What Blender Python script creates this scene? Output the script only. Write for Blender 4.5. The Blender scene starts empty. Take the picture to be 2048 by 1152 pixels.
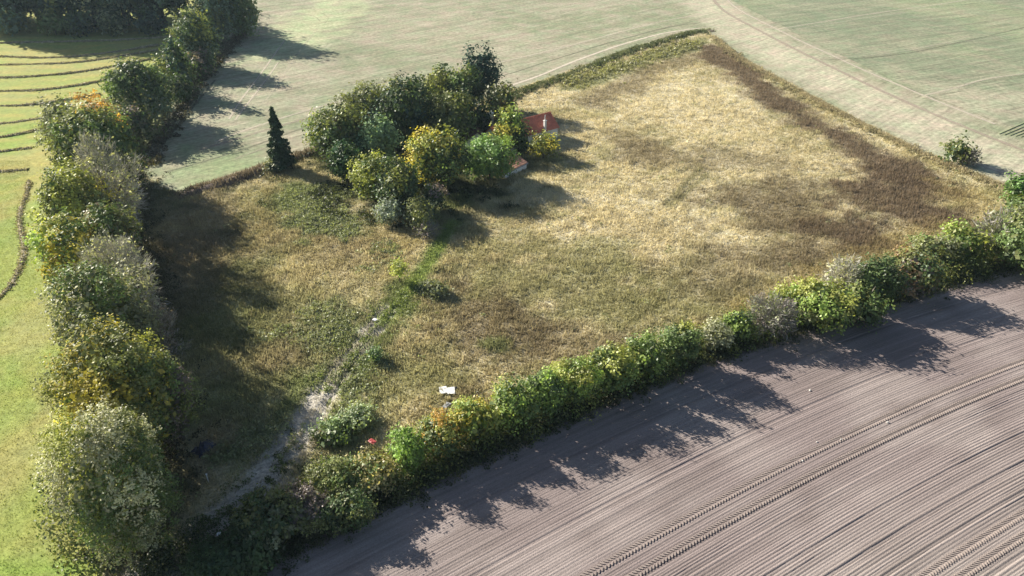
import bpy, math, random
import numpy as np
from mathutils import Vector, Matrix
from mathutils.geometry import delaunay_2d_cdt

random.seed(7)
rng = np.random.default_rng(7)
SC = bpy.context.scene
COL = SC.collection

# ------------------------------------------------------------------ camera, sky, sun, exposure
CAM_H, PITCH, FPX = 45.0, math.radians(33.0), 1384.0
cam = bpy.data.cameras.new('camera'); cam_o = bpy.data.objects.new('camera', cam); COL.objects.link(cam_o)
cam.sensor_width = 36.0; cam.lens = 36.0 * FPX / 2048.0
cam.clip_start = 0.5; cam.clip_end = 6000
cam_o.location = (0, 0, CAM_H); cam_o.rotation_euler = (math.pi / 2 - PITCH, 0, 0)
SC.camera = cam_o
SUN_EL, SUN_AZ = math.radians(26.0), math.radians(147.0)       # azimuth of the sun, from +X towards +Y
sun_dir = Vector((math.cos(SUN_AZ) * math.cos(SUN_EL), math.sin(SUN_AZ) * math.cos(SUN_EL), math.sin(SUN_EL)))
w = bpy.data.worlds.new('World'); SC.world = w; w.use_nodes = True
nt = w.node_tree; nt.nodes.clear()
sky = nt.nodes.new('ShaderNodeTexSky'); sky.sky_type = 'NISHITA'; sky.sun_disc = False
sky.sun_elevation = SUN_EL; sky.sun_rotation = math.atan2(sun_dir.x, sun_dir.y)
bg = nt.nodes.new('ShaderNodeBackground'); bg.inputs[1].default_value = 0.047
wo = nt.nodes.new('ShaderNodeOutputWorld')
nt.links.new(sky.outputs[0], bg.inputs[0]); nt.links.new(bg.outputs[0], wo.inputs[0])
sl = bpy.data.lights.new('sun', 'SUN'); sl.energy = 5.0; sl.angle = math.radians(0.53); sl.color = (1.0, 0.93, 0.80)
so = bpy.data.objects.new('sun', sl); COL.objects.link(so)
so.rotation_euler = (-sun_dir).to_track_quat('-Z', 'Y').to_euler(); so.location = (-60, 40, 60)
SC.view_settings.view_transform = 'Standard'; SC.view_settings.look = 'None'
SC.view_settings.exposure = 1.12; SC.view_settings.gamma = 1.0; SC.view_settings.use_curve_mapping = False

# ------------------------------------------------------------------ helpers
CP, SP = math.cos(PITCH), math.sin(PITCH)
def at(u, v, z=0.0):
    """the place on the level z that is seen at photograph pixel u, v"""
    x, y = (u - 1024) / FPX, (v - 576) / FPX
    dy, dz = CP - y * SP, -SP - y * CP
    t = (z - CAM_H) / dz
    return Vector((x * t, dy * t, z))
def depth(p): return p[1] * CP + (CAM_H - p[2]) * SP
def path(pts, step=1.0, z=0.0):
    """pixel polyline -> evenly spaced smooth ground polyline (numpy n,2)"""
    P = np.array([at(*q, z)[:2] for q in pts]); return smooth(P, step)
def smooth(P, step):
    P = np.asarray(P, float)
    Q = np.vstack([2 * P[0] - P[1], P, 2 * P[-1] - P[-2]]); out = []
    for i in range(1, len(Q) - 2):
        p0, p1, p2, p3 = Q[i - 1:i + 3]
        n = max(2, int(np.linalg.norm(p2 - p1) / step))
        for t in np.arange(n) / n:
            out.append(.5 * (2 * p1 + (p2 - p0) * t + (2 * p0 - 5 * p1 + 4 * p2 - p3) * t * t + (3 * p1 - p0 - 3 * p2 + p3) * t ** 3))
    out.append(P[-1]); return np.array(out)
def normals2(P):
    T = np.gradient(P, axis=0); T /= np.linalg.norm(T, axis=1)[:, None] + 1e-9
    return T, np.stack([-T[:, 1], T[:, 0]], 1)
def vnoise(x, y, s, seed=0):
    """value noise 0..1, cell size s"""
    x = np.asarray(x) / s + seed * 17.13; y = np.asarray(y) / s - seed * 9.71
    xi, yi = np.floor(x).astype(np.int64), np.floor(y).astype(np.int64); fx, fy = x - xi, y - yi
    fx, fy = fx * fx * (3 - 2 * fx), fy * fy * (3 - 2 * fy)
    def h(a, b):
        n = (a * 374761393 + b * 668265263 + seed * 974711) & 0x7fffffff
        n = ((n ^ (n >> 13)) * 1274126177) & 0x7fffffff
        return ((n ^ (n >> 16)) & 0xffff) / 65535.0
    return (h(xi, yi) * (1 - fx) + h(xi + 1, yi) * fx) * (1 - fy) + (h(xi, yi + 1) * (1 - fx) + h(xi + 1, yi + 1) * fx) * fy
def fbm(x, y, s, seed=0, n=4):
    a, t, w_ = 0, 0, 1
    for i in range(n): a = a + w_ * vnoise(x, y, s / 2 ** i, seed + i * 31); t += w_; w_ *= .55
    return a / t
def sstep(a, b, x): t = np.clip((x - a) / (b - a), 0, 1); return t * t * (3 - 2 * t)
def mixc(c, d, w_): return c * (1 - w_[:, None]) + np.asarray(d, float)[None, :] * w_[:, None]
def C(*a): return np.array(a, float)

def tag(o, label=None, cat=None, group=None, kind=None):
    if label: o['label'] = label
    if cat: o['category'] = cat
    if group: o['group'] = group
    if kind: o['kind'] = kind
    return o
def link(name, me, mat=None, parent=None):
    o = bpy.data.objects.new(name, me); COL.objects.link(o)
    if me is not None and mat is not None: me.materials.append(mat)
    if parent is not None: o.parent = parent
    return o
def empty(name, loc, rz=0.0):
    o = bpy.data.objects.new(name, None); COL.objects.link(o); o.location = loc; o.rotation_euler.z = rz
    o.empty_display_size = .3; return o
def mesh_np(name, V, F, vcol=None, fcol=None, sm=False):
    """V (n,3); F (m,k) with constant k; colours to attribute 'tint'"""
    me = bpy.data.meshes.new(name); V = np.ascontiguousarray(V, np.float32); F = np.ascontiguousarray(F, np.int32); k = F.shape[1]
    me.vertices.add(len(V)); me.vertices.foreach_set('co', V.ravel())
    me.loops.add(F.size); me.loops.foreach_set('vertex_index', F.ravel())
    me.polygons.add(len(F)); me.polygons.foreach_set('loop_start', np.arange(len(F), dtype=np.int32) * k)
    me.update(calc_edges=True)
    if sm: me.polygons.foreach_set('use_smooth', np.ones(len(F), bool))
    c, dom = (vcol, 'POINT') if vcol is not None else (fcol, 'FACE')
    if c is not None:
        a = me.attributes.new('tint', 'FLOAT_COLOR', dom)
        a.data.foreach_set('color', np.hstack([np.clip(c, 0, 1), np.ones((len(c), 1))]).astype(np.float32).ravel())
    return me
class MB:
    """collects boxes, tubes and loose faces into one mesh"""
    def __init__(s): s.v, s.f = [], []
    def add(s, v, f):
        n = len(s.v); s.v += [tuple(q) for q in v]; s.f += [tuple(i + n for i in q) for q in f]
    def box(s, c, d, rz=0.0, tilt=None):
        M = Matrix.Rotation(rz, 3, 'Z')
        if tilt: M = M @ Matrix.Rotation(tilt[0], 3, 'X') @ Matrix.Rotation(tilt[1], 3, 'Y')
        v = [Vector(c) + M @ Vector((x * d[0] / 2, y * d[1] / 2, z * d[2] / 2)) for z in (-1, 1) for x, y in ((-1, -1), (1, -1), (1, 1), (-1, 1))]
        s.add(v, [(3, 2, 1, 0), (4, 5, 6, 7), (0, 1, 5, 4), (1, 2, 6, 5), (2, 3, 7, 6), (3, 0, 4, 7)])
    def tube(s, pts, rad, n=7):
        rings = []
        for i, p in enumerate(pts):
            p = Vector(p); d = (Vector(pts[min(i + 1, len(pts) - 1)]) - Vector(pts[max(i - 1, 0)])).normalized()
            a = d.orthogonal().normalized(); b = d.cross(a)
            rings.append([p + (a * math.cos(t) + b * math.sin(t)) * rad[i] for t in [2 * math.pi * k / n for k in range(n)]])
        v = [q for r in rings for q in r]; f = []
        for i in range(len(pts) - 1):
            for k in range(n): f.append((i * n + k, i * n + (k + 1) % n, (i + 1) * n + (k + 1) % n, (i + 1) * n + k))
        f.append(tuple(range(n))[::-1]); f.append(tuple((len(pts) - 1) * n + k for k in range(n)))
        s.add(v, f)
    def build(s, name, mat, parent=None):
        me = bpy.data.meshes.new(name); me.from_pydata(s.v, [], s.f); me.update(); return link(name, me, mat, parent)

# ------------------------------------------------------------------ materials
def newmat(name):
    m = bpy.data.materials.new(name); m.use_nodes = True; n = m.node_tree; n.nodes.clear()
    return m, n, n.nodes.new('ShaderNodeOutputMaterial')
def N(n, t, **kw):
    q = n.nodes.new(t)
    for k, v in kw.items(): setattr(q, k, v)
    return q
def noise_node(n, scale, detail=4, vec=None, rough=.6):
    q = N(n, 'ShaderNodeTexNoise'); q.inputs['Scale'].default_value = scale; q.inputs['Detail'].default_value = detail; q.inputs['Roughness'].default_value = rough
    if vec is not None: n.links.new(vec, q.inputs['Vector'])
    return q.outputs['Fac']
def ramp(n, fac, stops):
    q = N(n, 'ShaderNodeValToRGB'); e = q.color_ramp.elements
    while len(e) < len(stops): e.new(.5)
    for el, (p, c) in zip(e, stops): el.position = p; el.color = (*c, 1) if len(c) == 3 else c
    n.links.new(fac, q.inputs[0]); return q.outputs[0]
def mul(n, a, b, f=1.0, mode='MULTIPLY'):
    q = N(n, 'ShaderNodeMix', data_type='RGBA', blend_type=mode); q.inputs[0].default_value = f
    n.links.new(a, q.inputs[6]); n.links.new(b, q.inputs[7]); return q.outputs[2]
def ground_mat(name, scales, lo, hi, bump=.15, bscale=3.0, stretch=None, rot=0.0, warm=None):
    """tint attribute x several octaves of noise (+ relief)"""
    m, n, out = newmat(name)
    geo = N(n, 'ShaderNodeNewGeometry'); vec = geo.outputs['Position']
    att = N(n, 'ShaderNodeAttribute', attribute_name='tint'); col = att.outputs['Color']
    sv = vec
    if stretch:
        mp = N(n, 'ShaderNodeMapping', vector_type='TEXTURE'); mp.inputs['Rotation'].default_value = (0, 0, rot); mp.inputs['Scale'].default_value = tuple(1 / q for q in stretch)
        n.links.new(vec, mp.inputs[0]); sv = mp.outputs[0]
    for i, s in enumerate(scales):
        f = noise_node(n, s, 5, sv if i != 1 else vec)
        q_ = .55 if stretch and max(stretch) / min(stretch) > 8 and i != 1 else 1.0; col = mul(n, col, ramp(n, f, [(.3, (1 - (1 - lo) * q_,) * 3), (.7, (1 + (hi - 1) * q_,) * 3)]))
    if warm:
        f = noise_node(n, .22, 4, vec); col = mul(n, col, ramp(n, f, [(.35, warm[0]), (.65, warm[1])]))
    p = N(n, 'ShaderNodeBsdfPrincipled'); p.inputs['Roughness'].default_value = .95; p.inputs['Specular IOR Level'].default_value = .1
    n.links.new(col, p.inputs['Base Color'])
    if bump:
        b = N(n, 'ShaderNodeBump'); b.inputs['Strength'].default_value = 1.0; b.inputs['Distance'].default_value = bump
        n.links.new(noise_node(n, bscale, 6, vec, .7), b.inputs['Height']); n.links.new(b.outputs[0], p.inputs['Normal'])
    n.links.new(p.outputs[0], out.inputs[0]); return m
def leaf_mat(name, trans=.35, gloss=.0, through=(1.25, 1.25, .55)):
    m, n, out = newmat(name)
    att = N(n, 'ShaderNodeAttribute', attribute_name='tint')
    d = N(n, 'ShaderNodeBsdfDiffuse'); t = N(n, 'ShaderNodeBsdfTranslucent'); mx = N(n, 'ShaderNodeMixShader'); mx.inputs[0].default_value = trans
    n.links.new(att.outputs['Color'], d.inputs[0])
    tc = N(n, 'ShaderNodeMix', data_type='RGBA', blend_type='MULTIPLY'); tc.inputs[0].default_value = 1; tc.inputs[7].default_value = (*through, 1)
    n.links.new(att.outputs['Color'], tc.inputs[6]); n.links.new(tc.outputs[2], t.inputs[0])
    n.links.new(d.outputs[0], mx.inputs[1]); n.links.new(t.outputs[0], mx.inputs[2]); last = mx.outputs[0]
    if gloss:
        g = N(n, 'ShaderNodeBsdfGlossy'); g.inputs['Roughness'].default_value = .45; m2 = N(n, 'ShaderNodeMixShader'); m2.inputs[0].default_value = gloss
        n.links.new(last, m2.inputs[1]); n.links.new(g.outputs[0], m2.inputs[2]); last = m2.outputs[0]
    n.links.new(last, out.inputs[0]); return m
def plain_mat(name, c, rough=.8, var=.25, scale=4.0, bump=0.0):
    m, n, out = newmat(name)
    p = N(n, 'ShaderNodeBsdfPrincipled'); p.inputs['Roughness'].default_value = rough
    tc = N(n, 'ShaderNodeTexCoord')
    f = noise_node(n, scale, 6, tc.outputs['Object'])
    a, b = [tuple(max(0, min(1, q * k)) for q in c) for k in (1 - var, 1 + var)]
    n.links.new(ramp(n, f, [(.3, a), (.7, b)]), p.inputs['Base Color'])
    if bump:
        bb = N(n, 'ShaderNodeBump'); bb.inputs['Distance'].default_value = bump; n.links.new(f, bb.inputs['Height']); n.links.new(bb.outputs[0], p.inputs['Normal'])
    n.links.new(p.outputs[0], out.inputs[0]); return m
def ribbon_mat(name, c, c2):
    """bare soil wheel mark; its edge breaks up through the 'cover' attribute"""
    m, n, out = newmat(name)
    geo = N(n, 'ShaderNodeNewGeometry'); vec = geo.outputs['Position']
    p = N(n, 'ShaderNodeBsdfPrincipled'); p.inputs['Roughness'].default_value = .95
    n.links.new(ramp(n, noise_node(n, 1.3, 5, vec), [(.3, c), (.7, c2)]), p.inputs['Base Color'])
    tr = N(n, 'ShaderNodeBsdfTransparent'); mx = N(n, 'ShaderNodeMixShader')
    a = N(n, 'ShaderNodeAttribute', attribute_name='cover')
    ad = N(n, 'ShaderNodeMath', operation='MULTIPLY_ADD'); n.links.new(noise_node(n, 1.1, 6, vec, .75), ad.inputs[0]); ad.inputs[1].default_value = 1.6; ad.inputs[2].default_value = -.8
    s = N(n, 'ShaderNodeMath', operation='ADD', use_clamp=True); n.links.new(a.outputs['Fac'], s.inputs[0]); n.links.new(ad.outputs[0], s.inputs[1])
    s2 = N(n, 'ShaderNodeMath', operation='MULTIPLY', use_clamp=True); n.links.new(s.outputs[0], s2.inputs[0]); n.links.new(a.outputs['Fac'], s2.inputs[1])
    n.links.new(s2.outputs[0], mx.inputs[0]); n.links.new(tr.outputs[0], mx.inputs[1]); n.links.new(p.outputs[0], mx.inputs[2]); n.links.new(mx.outputs[0], out.inputs[0])
    return m

M_MEADOW = ground_mat('dry_meadow_soil', (2.2, 7.0), .6, 1.3, .25, 2.5, stretch=(.6, 1.6, 1), rot=.6)
M_PAST = ground_mat('mown_pasture', (1.2, 5.0), .78, 1.2, .06, 4.0, warm=((.92, .98, 1.0), (1.08, 1.02, .95)))
M_CROP = ground_mat('young_crop', (.8, 1.15, .24, 1.0), .70, 1.28, .10, 3.0, stretch=(.12, 1.7, 1), rot=.73, warm=((.90, 1.0, .92), (1.10, 1.0, 1.04)))
M_CROPR = ground_mat('drilled_crop', (.9, 1.15, .24, 1.0), .70, 1.28, .10, 3.0, stretch=(.10, 1.8, 1), rot=.44, warm=((.92, 1.0, .94), (1.08, 1.0, 1.02)))
M_SOIL = ground_mat('tilled_soil', (.7, 9.0), .80, 1.18, .05, 14.0, stretch=(.12, 3.5, 1), rot=.51)
M_GROUND = ground_mat('far_ground', (.05, .8), .8, 1.2, .1, 2.0)
M_LEAF = leaf_mat('leaves', .33, .035)
M_GRASS = leaf_mat('grass_blades', .42, 0, (1.12, 1.10, .92))
M_NEEDLE = leaf_mat('needles', .12, .02)
M_TWIG = leaf_mat('bare_twigs', .05)
M_BARK = plain_mat('bark', (.11, .085, .065), .9, .35, 6.0, .02)
M_HAY = leaf_mat('cut_hay', .15)

# ------------------------------------------------------------------ ground sheets
def field(name, poly_px, step, tint, mat, zfun=None, level=0.0, world=False, kind='structure'):
    poly = np.array(poly_px if world else [at(*q)[:2] for q in poly_px])
    E = []                                                     # edge points at the same pitch, a little uneven as field edges are
    for a, b in zip(poly, np.roll(poly, -1, 0)):
        n = max(1, int(np.linalg.norm(b - a) / (step * 1.0)))
        for t in np.arange(n) / n: E.append(a + (b - a) * t)
    E = np.array(E)
    if len(poly) > 4: E += (np.stack([vnoise(E[:, 0], E[:, 1], 3.0, 3), vnoise(E[:, 0], E[:, 1], 3.0, 5)], 1) - .5) * .8
    lo, hi = E.min(0), E.max(0)
    gx, gy = np.meshgrid(np.arange(lo[0], hi[0], step), np.arange(lo[1], hi[1], step)); G = np.stack([gx.ravel(), gy.ravel()], 1)
    G = G[inside(G, E)]
    G += (rng.random(G.shape) - .5) * step * .3
    pts = [Vector(q) for q in np.vstack([E, G])]
    v, e, f, *_ = delaunay_2d_cdt(pts, [], [list(range(len(E)))], 1, 1e-4)
    V = np.array([[q[0], q[1]] for q in v]); F = np.array([t for t in f if len(t) == 3])
    z = (zfun(V[:, 0], V[:, 1]) if zfun else 0) + level
    me = mesh_np(name, np.column_stack([V, np.broadcast_to(z, len(V))]), F, vcol=tint(V[:, 0], V[:, 1]), sm=True)
    o = link(name, me, mat)
    if me.polygons and me.polygons[0].normal.z < 0: me.flip_normals()
    return tag(o, kind=kind)
def inside(P, poly):
    x, y = P[:, 0], P[:, 1]; r = np.zeros(len(P), bool)
    for (x0, y0), (x1, y1) in zip(poly, np.roll(poly, -1, 0)):
        c = (y0 > y) != (y1 > y)
        with np.errstate(divide='ignore', invalid='ignore'): r ^= c & (x < (x1 - x0) * (y - y0) / (y1 - y0) + x0)
    return r
def blob(x, y, u, v, ru, rv, rot=0.0, edge=.55, seed=1, ns=5.0):
    """soft ragged patch around photograph pixel u, v"""
    c = at(u, v); d = depth(c); a = ru * d / FPX; b = max(.3, abs(at(u, v - rv)[1] - at(u, v + rv)[1]) / 2)
    s, k = math.sin(rot), math.cos(rot); X, Y = x - c[0], y - c[1]
    q = np.sqrt(((X * k + Y * s) / a) ** 2 + ((-X * s + Y * k) / b) ** 2)
    return 1 - sstep(1 - edge, 1 + edge, q + (fbm(x, y, ns, seed, 5) - .5) * 2.3 + (fbm(x, y, 1.3, seed + 7, 2) - .5) * .9)
def near_line(x, y, P):
    """distance to a polyline (n,2)"""
    d = np.full(len(x), 1e9)
    for a, b in zip(P[:-1], P[1:]):
        ab = b - a; t = np.clip(((x - a[0]) * ab[0] + (y - a[1]) * ab[1]) / (ab @ ab + 1e-9), 0, 1)
        d = np.minimum(d, np.hypot(x - a[0] - t * ab[0], y - a[1] - t * ab[1]))
    return d
def band(x, y, pts, wid, seed=2, ns=4.0, rag=.8):
    P = path(pts, 3.0); d = near_line(x, y, P) / wid
    return 1 - sstep(.4, 1.5, d + (fbm(x, y, ns, seed) - .5) * 2.4 * rag + (fbm(x, y, 1.3, seed + 7, 2) - .5) * rag)

STRAW, PALE, OLIVE, BROWN, DOCK = C(.55, .485, .305), C(.72, .65, .47), C(.385, .37, .20), C(.29, .24, .155), C(.235, .185, .135)
GREEN, NETTLE, LIME, GRAVEL, DARKG, GOLD = C(.18, .235, .085), C(.27, .32, .18), C(.29, .36, .12), C(.56, .52, .47), C(.085, .10, .045), C(.48, .40, .20)
TRACK_GREEN = [(905, 445), (880, 490), (850, 540), (815, 590), (770, 640)]
TRACK_RUT = [(775, 625), (735, 675), (690, 730), (650, 785), (610, 850), (560, 920), (500, 990), (440, 1045), (360, 1105), (290, 1150)]
def meadow_tint(x, y):
    n1 = fbm(x, y, 14, 11); n2 = fbm(x, y, 4.5, 12); n3 = fbm(x, y, 1.6, 13, 3)
    c = np.tile(STRAW, (len(x), 1))
    c = mixc(c, PALE, sstep(.42, .62, n1 * .6 + n2 * .4) * .8)
    c = mixc(c, OLIVE, sstep(.50, .64, n2 * .6 + n3 * .4) * .65)
    n4 = fbm((x * .80 + y * .60) * .22, -x * .60 + y * .80, 1.7, 14, 3); c = mixc(c, PALE * 1.05, sstep(.54, .7, n4) * .55); c = mixc(c, OLIVE, sstep(.46, .3, n4) * .45)
    B = lambda col, k, *a, **kw: mixc(c, col, blob(x, y, *a, **kw) * k)
    L = lambda col, k, pts, wd, **kw: mixc(c, col, band(x, y, pts, wd, **kw) * k)
    # left part, golden
    c = B(GOLD, .45, 560, 480, 200, 140, seed=21); c = B(OLIVE, .6, 640, 640, 170, 90, seed=22); c = B(BROWN, .35, 500, 470, 140, 40, seed=23); c = B(BROWN, .5, 690, 510, 70, 40, seed=24)
    c = B(NETTLE, .75, 625, 415, 75, 38, seed=25, ns=3); c = B(NETTLE, .7, 650, 460, 60, 22, seed=26, ns=3); c = B(GREEN, .6, 570, 400, 40, 24, seed=27); c = B(NETTLE, .6, 620, 660, 70, 45, seed=28, ns=3)
    c = B(BROWN, .6, 560, 720, 70, 90, seed=29); c = B(OLIVE, .7, 420, 640, 130, 120, seed=30); c = B(GREEN, .45, 480, 800, 120, 60, seed=31); c = B(BROWN, .65, 350, 500, 60, 160, seed=32); c = B(DARKG, .6, 330, 400, 50, 60, seed=62); c = B(GREEN * .6, .6, 400, 640, 100, 170, seed=180, ns=4); c = B(BROWN * .7, .6, 370, 560, 90, 120, seed=181, ns=4)  # last two patches: weeds, colour darkened to deepen the row's cast shade
    c = B(GREEN, .7, 640, 760, 60, 50, seed=33); c = B(GREEN, .75, 530, 880, 70, 60, seed=34, ns=3); c = B(BROWN, .6, 400, 930, 50, 110, seed=35); c = B(NETTLE, .8, 700, 800, 50, 90, seed=36, ns=3); c = B(DARKG, .8, 440, 1090, 140, 50, seed=37)
    # right part: straw in the middle, brown docks along the edges
    c = B(PALE, .75, 1330, 200, 140, 60, seed=38); c = B(PALE, .75, 1290, 430, 170, 90, seed=39); c = B(PALE, .7, 1090, 192, 60, 16, seed=40, ns=3); c = B(PALE, .5, 1560, 330, 160, 60, seed=63)
    c = B(OLIVE, .75, 1120, 560, 230, 70, seed=41); c = B(BROWN, .85, 990, 660, 130, 85, seed=42, rot=.3); c = B(BROWN, .5, 1150, 700, 110, 40, seed=43); c = B(OLIVE, .85, 850, 760, 120, 70, seed=44); c = B(OLIVE, .6, 1350, 600, 170, 50, seed=45)
    c = B(BROWN, .5, 1300, 310, 60, 25, seed=46); c = L(BROWN, .65, [(1190, 205), (1260, 165), (1330, 135), (1400, 110)], 4.5, seed=47); c = L(BROWN, .5, [(1250, 280), (1330, 320), (1440, 315), (1530, 322)], 4.0, seed=48)
    c = L(DOCK, .9, [(1420, 100), (1490, 150), (1560, 205), (1640, 255), (1720, 300), (1800, 340), (1860, 375)], 4.4, seed=49, ns=6); c = B(DOCK, .92, 1800, 400, 110, 52, seed=50, rot=-.3); c = B(DOCK, .9, 1680, 470, 110, 36, seed=51); c = B(BROWN, .85, 1540, 410, 130, 42, seed=52); c = B(BROWN, .8, 1590, 505, 130, 36, seed=64); c = B(BROWN, .5, 1450, 560, 120, 40, seed=53)
    c = B(GOLD, .55, 1930, 395, 60, 25, seed=54); c = L(STRAW, .75, [(1440, 85), (1560, 155), (1700, 235), (1850, 310), (1990, 370)], 1.5, seed=55); c = L(GOLD, .55, [(1500, 620), (1640, 540), (1760, 500), (1880, 450)], 2.2, seed=65)
    c = L(GREEN, .5, [(1150, 175), (1250, 135), (1340, 105), (1400, 85)], 3.0, seed=56); c = B(GREEN, .6, 1000, 690, 30, 14, seed=57)
    # grove floor, track, edge of the hedge
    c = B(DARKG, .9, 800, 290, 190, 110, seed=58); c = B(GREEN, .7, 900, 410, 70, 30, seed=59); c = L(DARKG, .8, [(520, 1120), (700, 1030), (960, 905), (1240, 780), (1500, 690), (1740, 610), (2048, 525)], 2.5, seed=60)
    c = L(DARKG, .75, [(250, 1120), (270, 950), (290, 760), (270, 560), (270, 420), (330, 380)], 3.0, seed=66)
    c = L(GREEN, .8, [(820, 570), (760, 650), (700, 720)], 2.2, seed=67, ns=2)
    c = L(LIME, .95, TRACK_GREEN, 1.0, rag=.35)
    P = path(TRACK_RUT, 1.5); d = near_line(x, y, P); T = fbm(x, y, 1.6, 70, 3)
    g = (1 - sstep(.25, .75, np.abs(d - .75))) * sstep(.3, .6, T + .1)
    lower = sstep(54.5, 52, y)
    c = mixc(c, GRAVEL, np.clip(g * 1.1 * (1 - lower) + (1 - sstep(.7, .7 + .8 * (1 + sstep(48, 44, y)), d - .25 + (T - .5) * 1.6)) * lower * .9, 0, 1))
    # two old wheel lines in the straw
    for pts in ([(1400, 340), (1365, 375), (1330, 410)], [(1415, 348), (1375, 385), (1340, 415)]): c = L(OLIVE * .8, .7, pts, .45, rag=.2)
    return c * (.86 + .28 * n3)[:, None]
def meadow_z(x, y):
    z = (fbm(x, y, 9, 80) - .5) * .5 + (fbm(x, y, 1.4, 81, 3) - .5) * .28
    P_ = path(TRACK_RUT[:6], 3.0); d_ = near_line(x, y, P_); z = z - .34 * np.exp(-((d_ - .8) / .28) ** 2)
    e = near_line(x, y, EDGE_SOIL)
    return z * sstep(0, 4, e) + .05
EDGE_SOIL = np.array([at(*q)[:2] for q in [(300, 1260), (520, 1152), (700, 1062), (960, 932), (1240, 800), (1500, 702), (1740, 622), (2048, 540), (2300, 480)]])
MEADOW = [(1412, 58), (1470, 108), (1570, 162), (1700, 232), (1850, 304), (2060, 388), (2300, 480), (2048, 542), (1740, 624), (1500, 704), (1240, 802), (960, 934), (700, 1064), (520, 1154), (300, 1262), (200, 1190), (215, 1050), (235, 800), (220, 600), (200, 420), (235, 320), (350, 385), (470, 350), (600, 305), (760, 250), (1000, 188), (1120, 150), (1250, 105)]
def pasture_tint(x, y):
    n = fbm(x, y, 9, 90); c = np.tile(C(.30, .35, .10), (len(x), 1)); c = mixc(c, C(.36, .34, .13), sstep(.42, .62, n) * .8)
    B = lambda col, k, *a, **kw: mixc(c, col, blob(x, y, *a, **kw) * k)
    c = B(C(.25, .36, .085), .8, 30, 680, 70, 110, seed=91); c = B(C(.40, .36, .16), .7, 90, 620, 60, 120, seed=92); c = B(C(.38, .34, .15), .6, 80, 860, 60, 160, seed=93); c = B(C(.22, .33, .07), .8, 90, 1135, 130, 22, seed=94); c = B(C(.22, .36, .06), .7, 20, 285, 60, 30, seed=95); c = B(C(.26, .36, .09), .7, 30, 450, 40, 90, seed=96)
    s = np.sin((near_line(x, y, path([(-200, 118), (0, 105), (150, 113), (330, 90)], 4)) / 4.9 + n * .35) * 2 * math.pi)
    far = sstep(75, 100, y)
    c = mixc(c, C(.44, .38, .13), sstep(.2, .9, s) * .55 * far)
    return c
def crop_tint(x, y):
    n = fbm(x, y, 26, 100); n2 = fbm(x, y, 6, 101)
    c = np.tile(C(.33, .32, .228), (len(x), 1)); c = mixc(c, C(.268, .287, .186), sstep(.45, .6, n) * .8); c = mixc(c, C(.39, .365, .275), sstep(.5, .62, n2) * .6)
    c = mixc(c, C(.42, .45, .28), blob(x, y, 640, 40, 60, 60, seed=102)); c = mixc(c, C(.27, .36, .17), blob(x, y, 430, 340, 90, 40, seed=103) * .5)
    hd = band(x, y, [(1380, -60), (1440, 30), (1560, 105), (1720, 190), (1870, 265), (2060, 350), (2300, 450)], 8.0, seed=104, rag=.2)
    c = mixc(c, C(.49, .455, .345), hd * .8)
    return c
def cropr_tint(x, y):
    n = fbm(x, y, 30, 110); n2 = fbm(x, y, 7, 111)
    c = np.tile(C(.235, .26, .175), (len(x), 1)); c = mixc(c, C(.275, .31, .19), sstep(.42, .6, n) * .8); c = mixc(c, C(.34, .33, .235), sstep(.5, .62, n2) * .5)
    return mixc(c, C(.43, .40, .30), blob(x, y, 1950, 200, 110, 50, seed=112) * .6)

g = field('ground', [(-2500, -300), (2500, -300), (2500, 4500), (-2500, 4500)], 250, lambda x, y: np.tile(C(.20, .22, .10), (len(x), 1)), M_GROUND, level=-.25, world=True)
field('pasture', [(-420, 1300), (150, 1300), (225, 1120), (250, 900), (235, 640), (225, 420), (240, 300), (330, 200), (385, 110), (430, 40), (470, -25), (300, -60), (-420, -60)], 1.6, pasture_tint, M_PAST, lambda x, y: (fbm(x, y, 18, 120) - .5) * .5, level=-.04)
field('crop_field', [(480, -30), (435, 60), (380, 150), (330, 240), (280, 330), (240, 420), (360, 388), (480, 352), (600, 308), (760, 255), (1000, 192), (1120, 154), (1250, 108), (1412, 62), (1470, 112), (1570, 166), (1700, 236), (1850, 308), (2060, 392), (2450, 560), (2600, 430), (2010, 248), (1834, 182), (1615, 78), (1463, 0), (1330, -90), (560, -90)], 1.8, crop_tint, M_CROP, lambda x, y: (fbm(x, y, 30, 121) - .5) * .4, level=-.03)
field('drilled_field', [(1330, -90), (1463, 0), (1615, 78), (1834, 182), (2010, 248), (2600, 430), (2900, 150), (2700, -90)], 2.2, cropr_tint, M_CROPR, lambda x, y: (fbm(x, y, 30, 121) - .5) * .4, level=0.0)
field('meadow', MEADOW, .62, meadow_tint, M_MEADOW, meadow_z)

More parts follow.
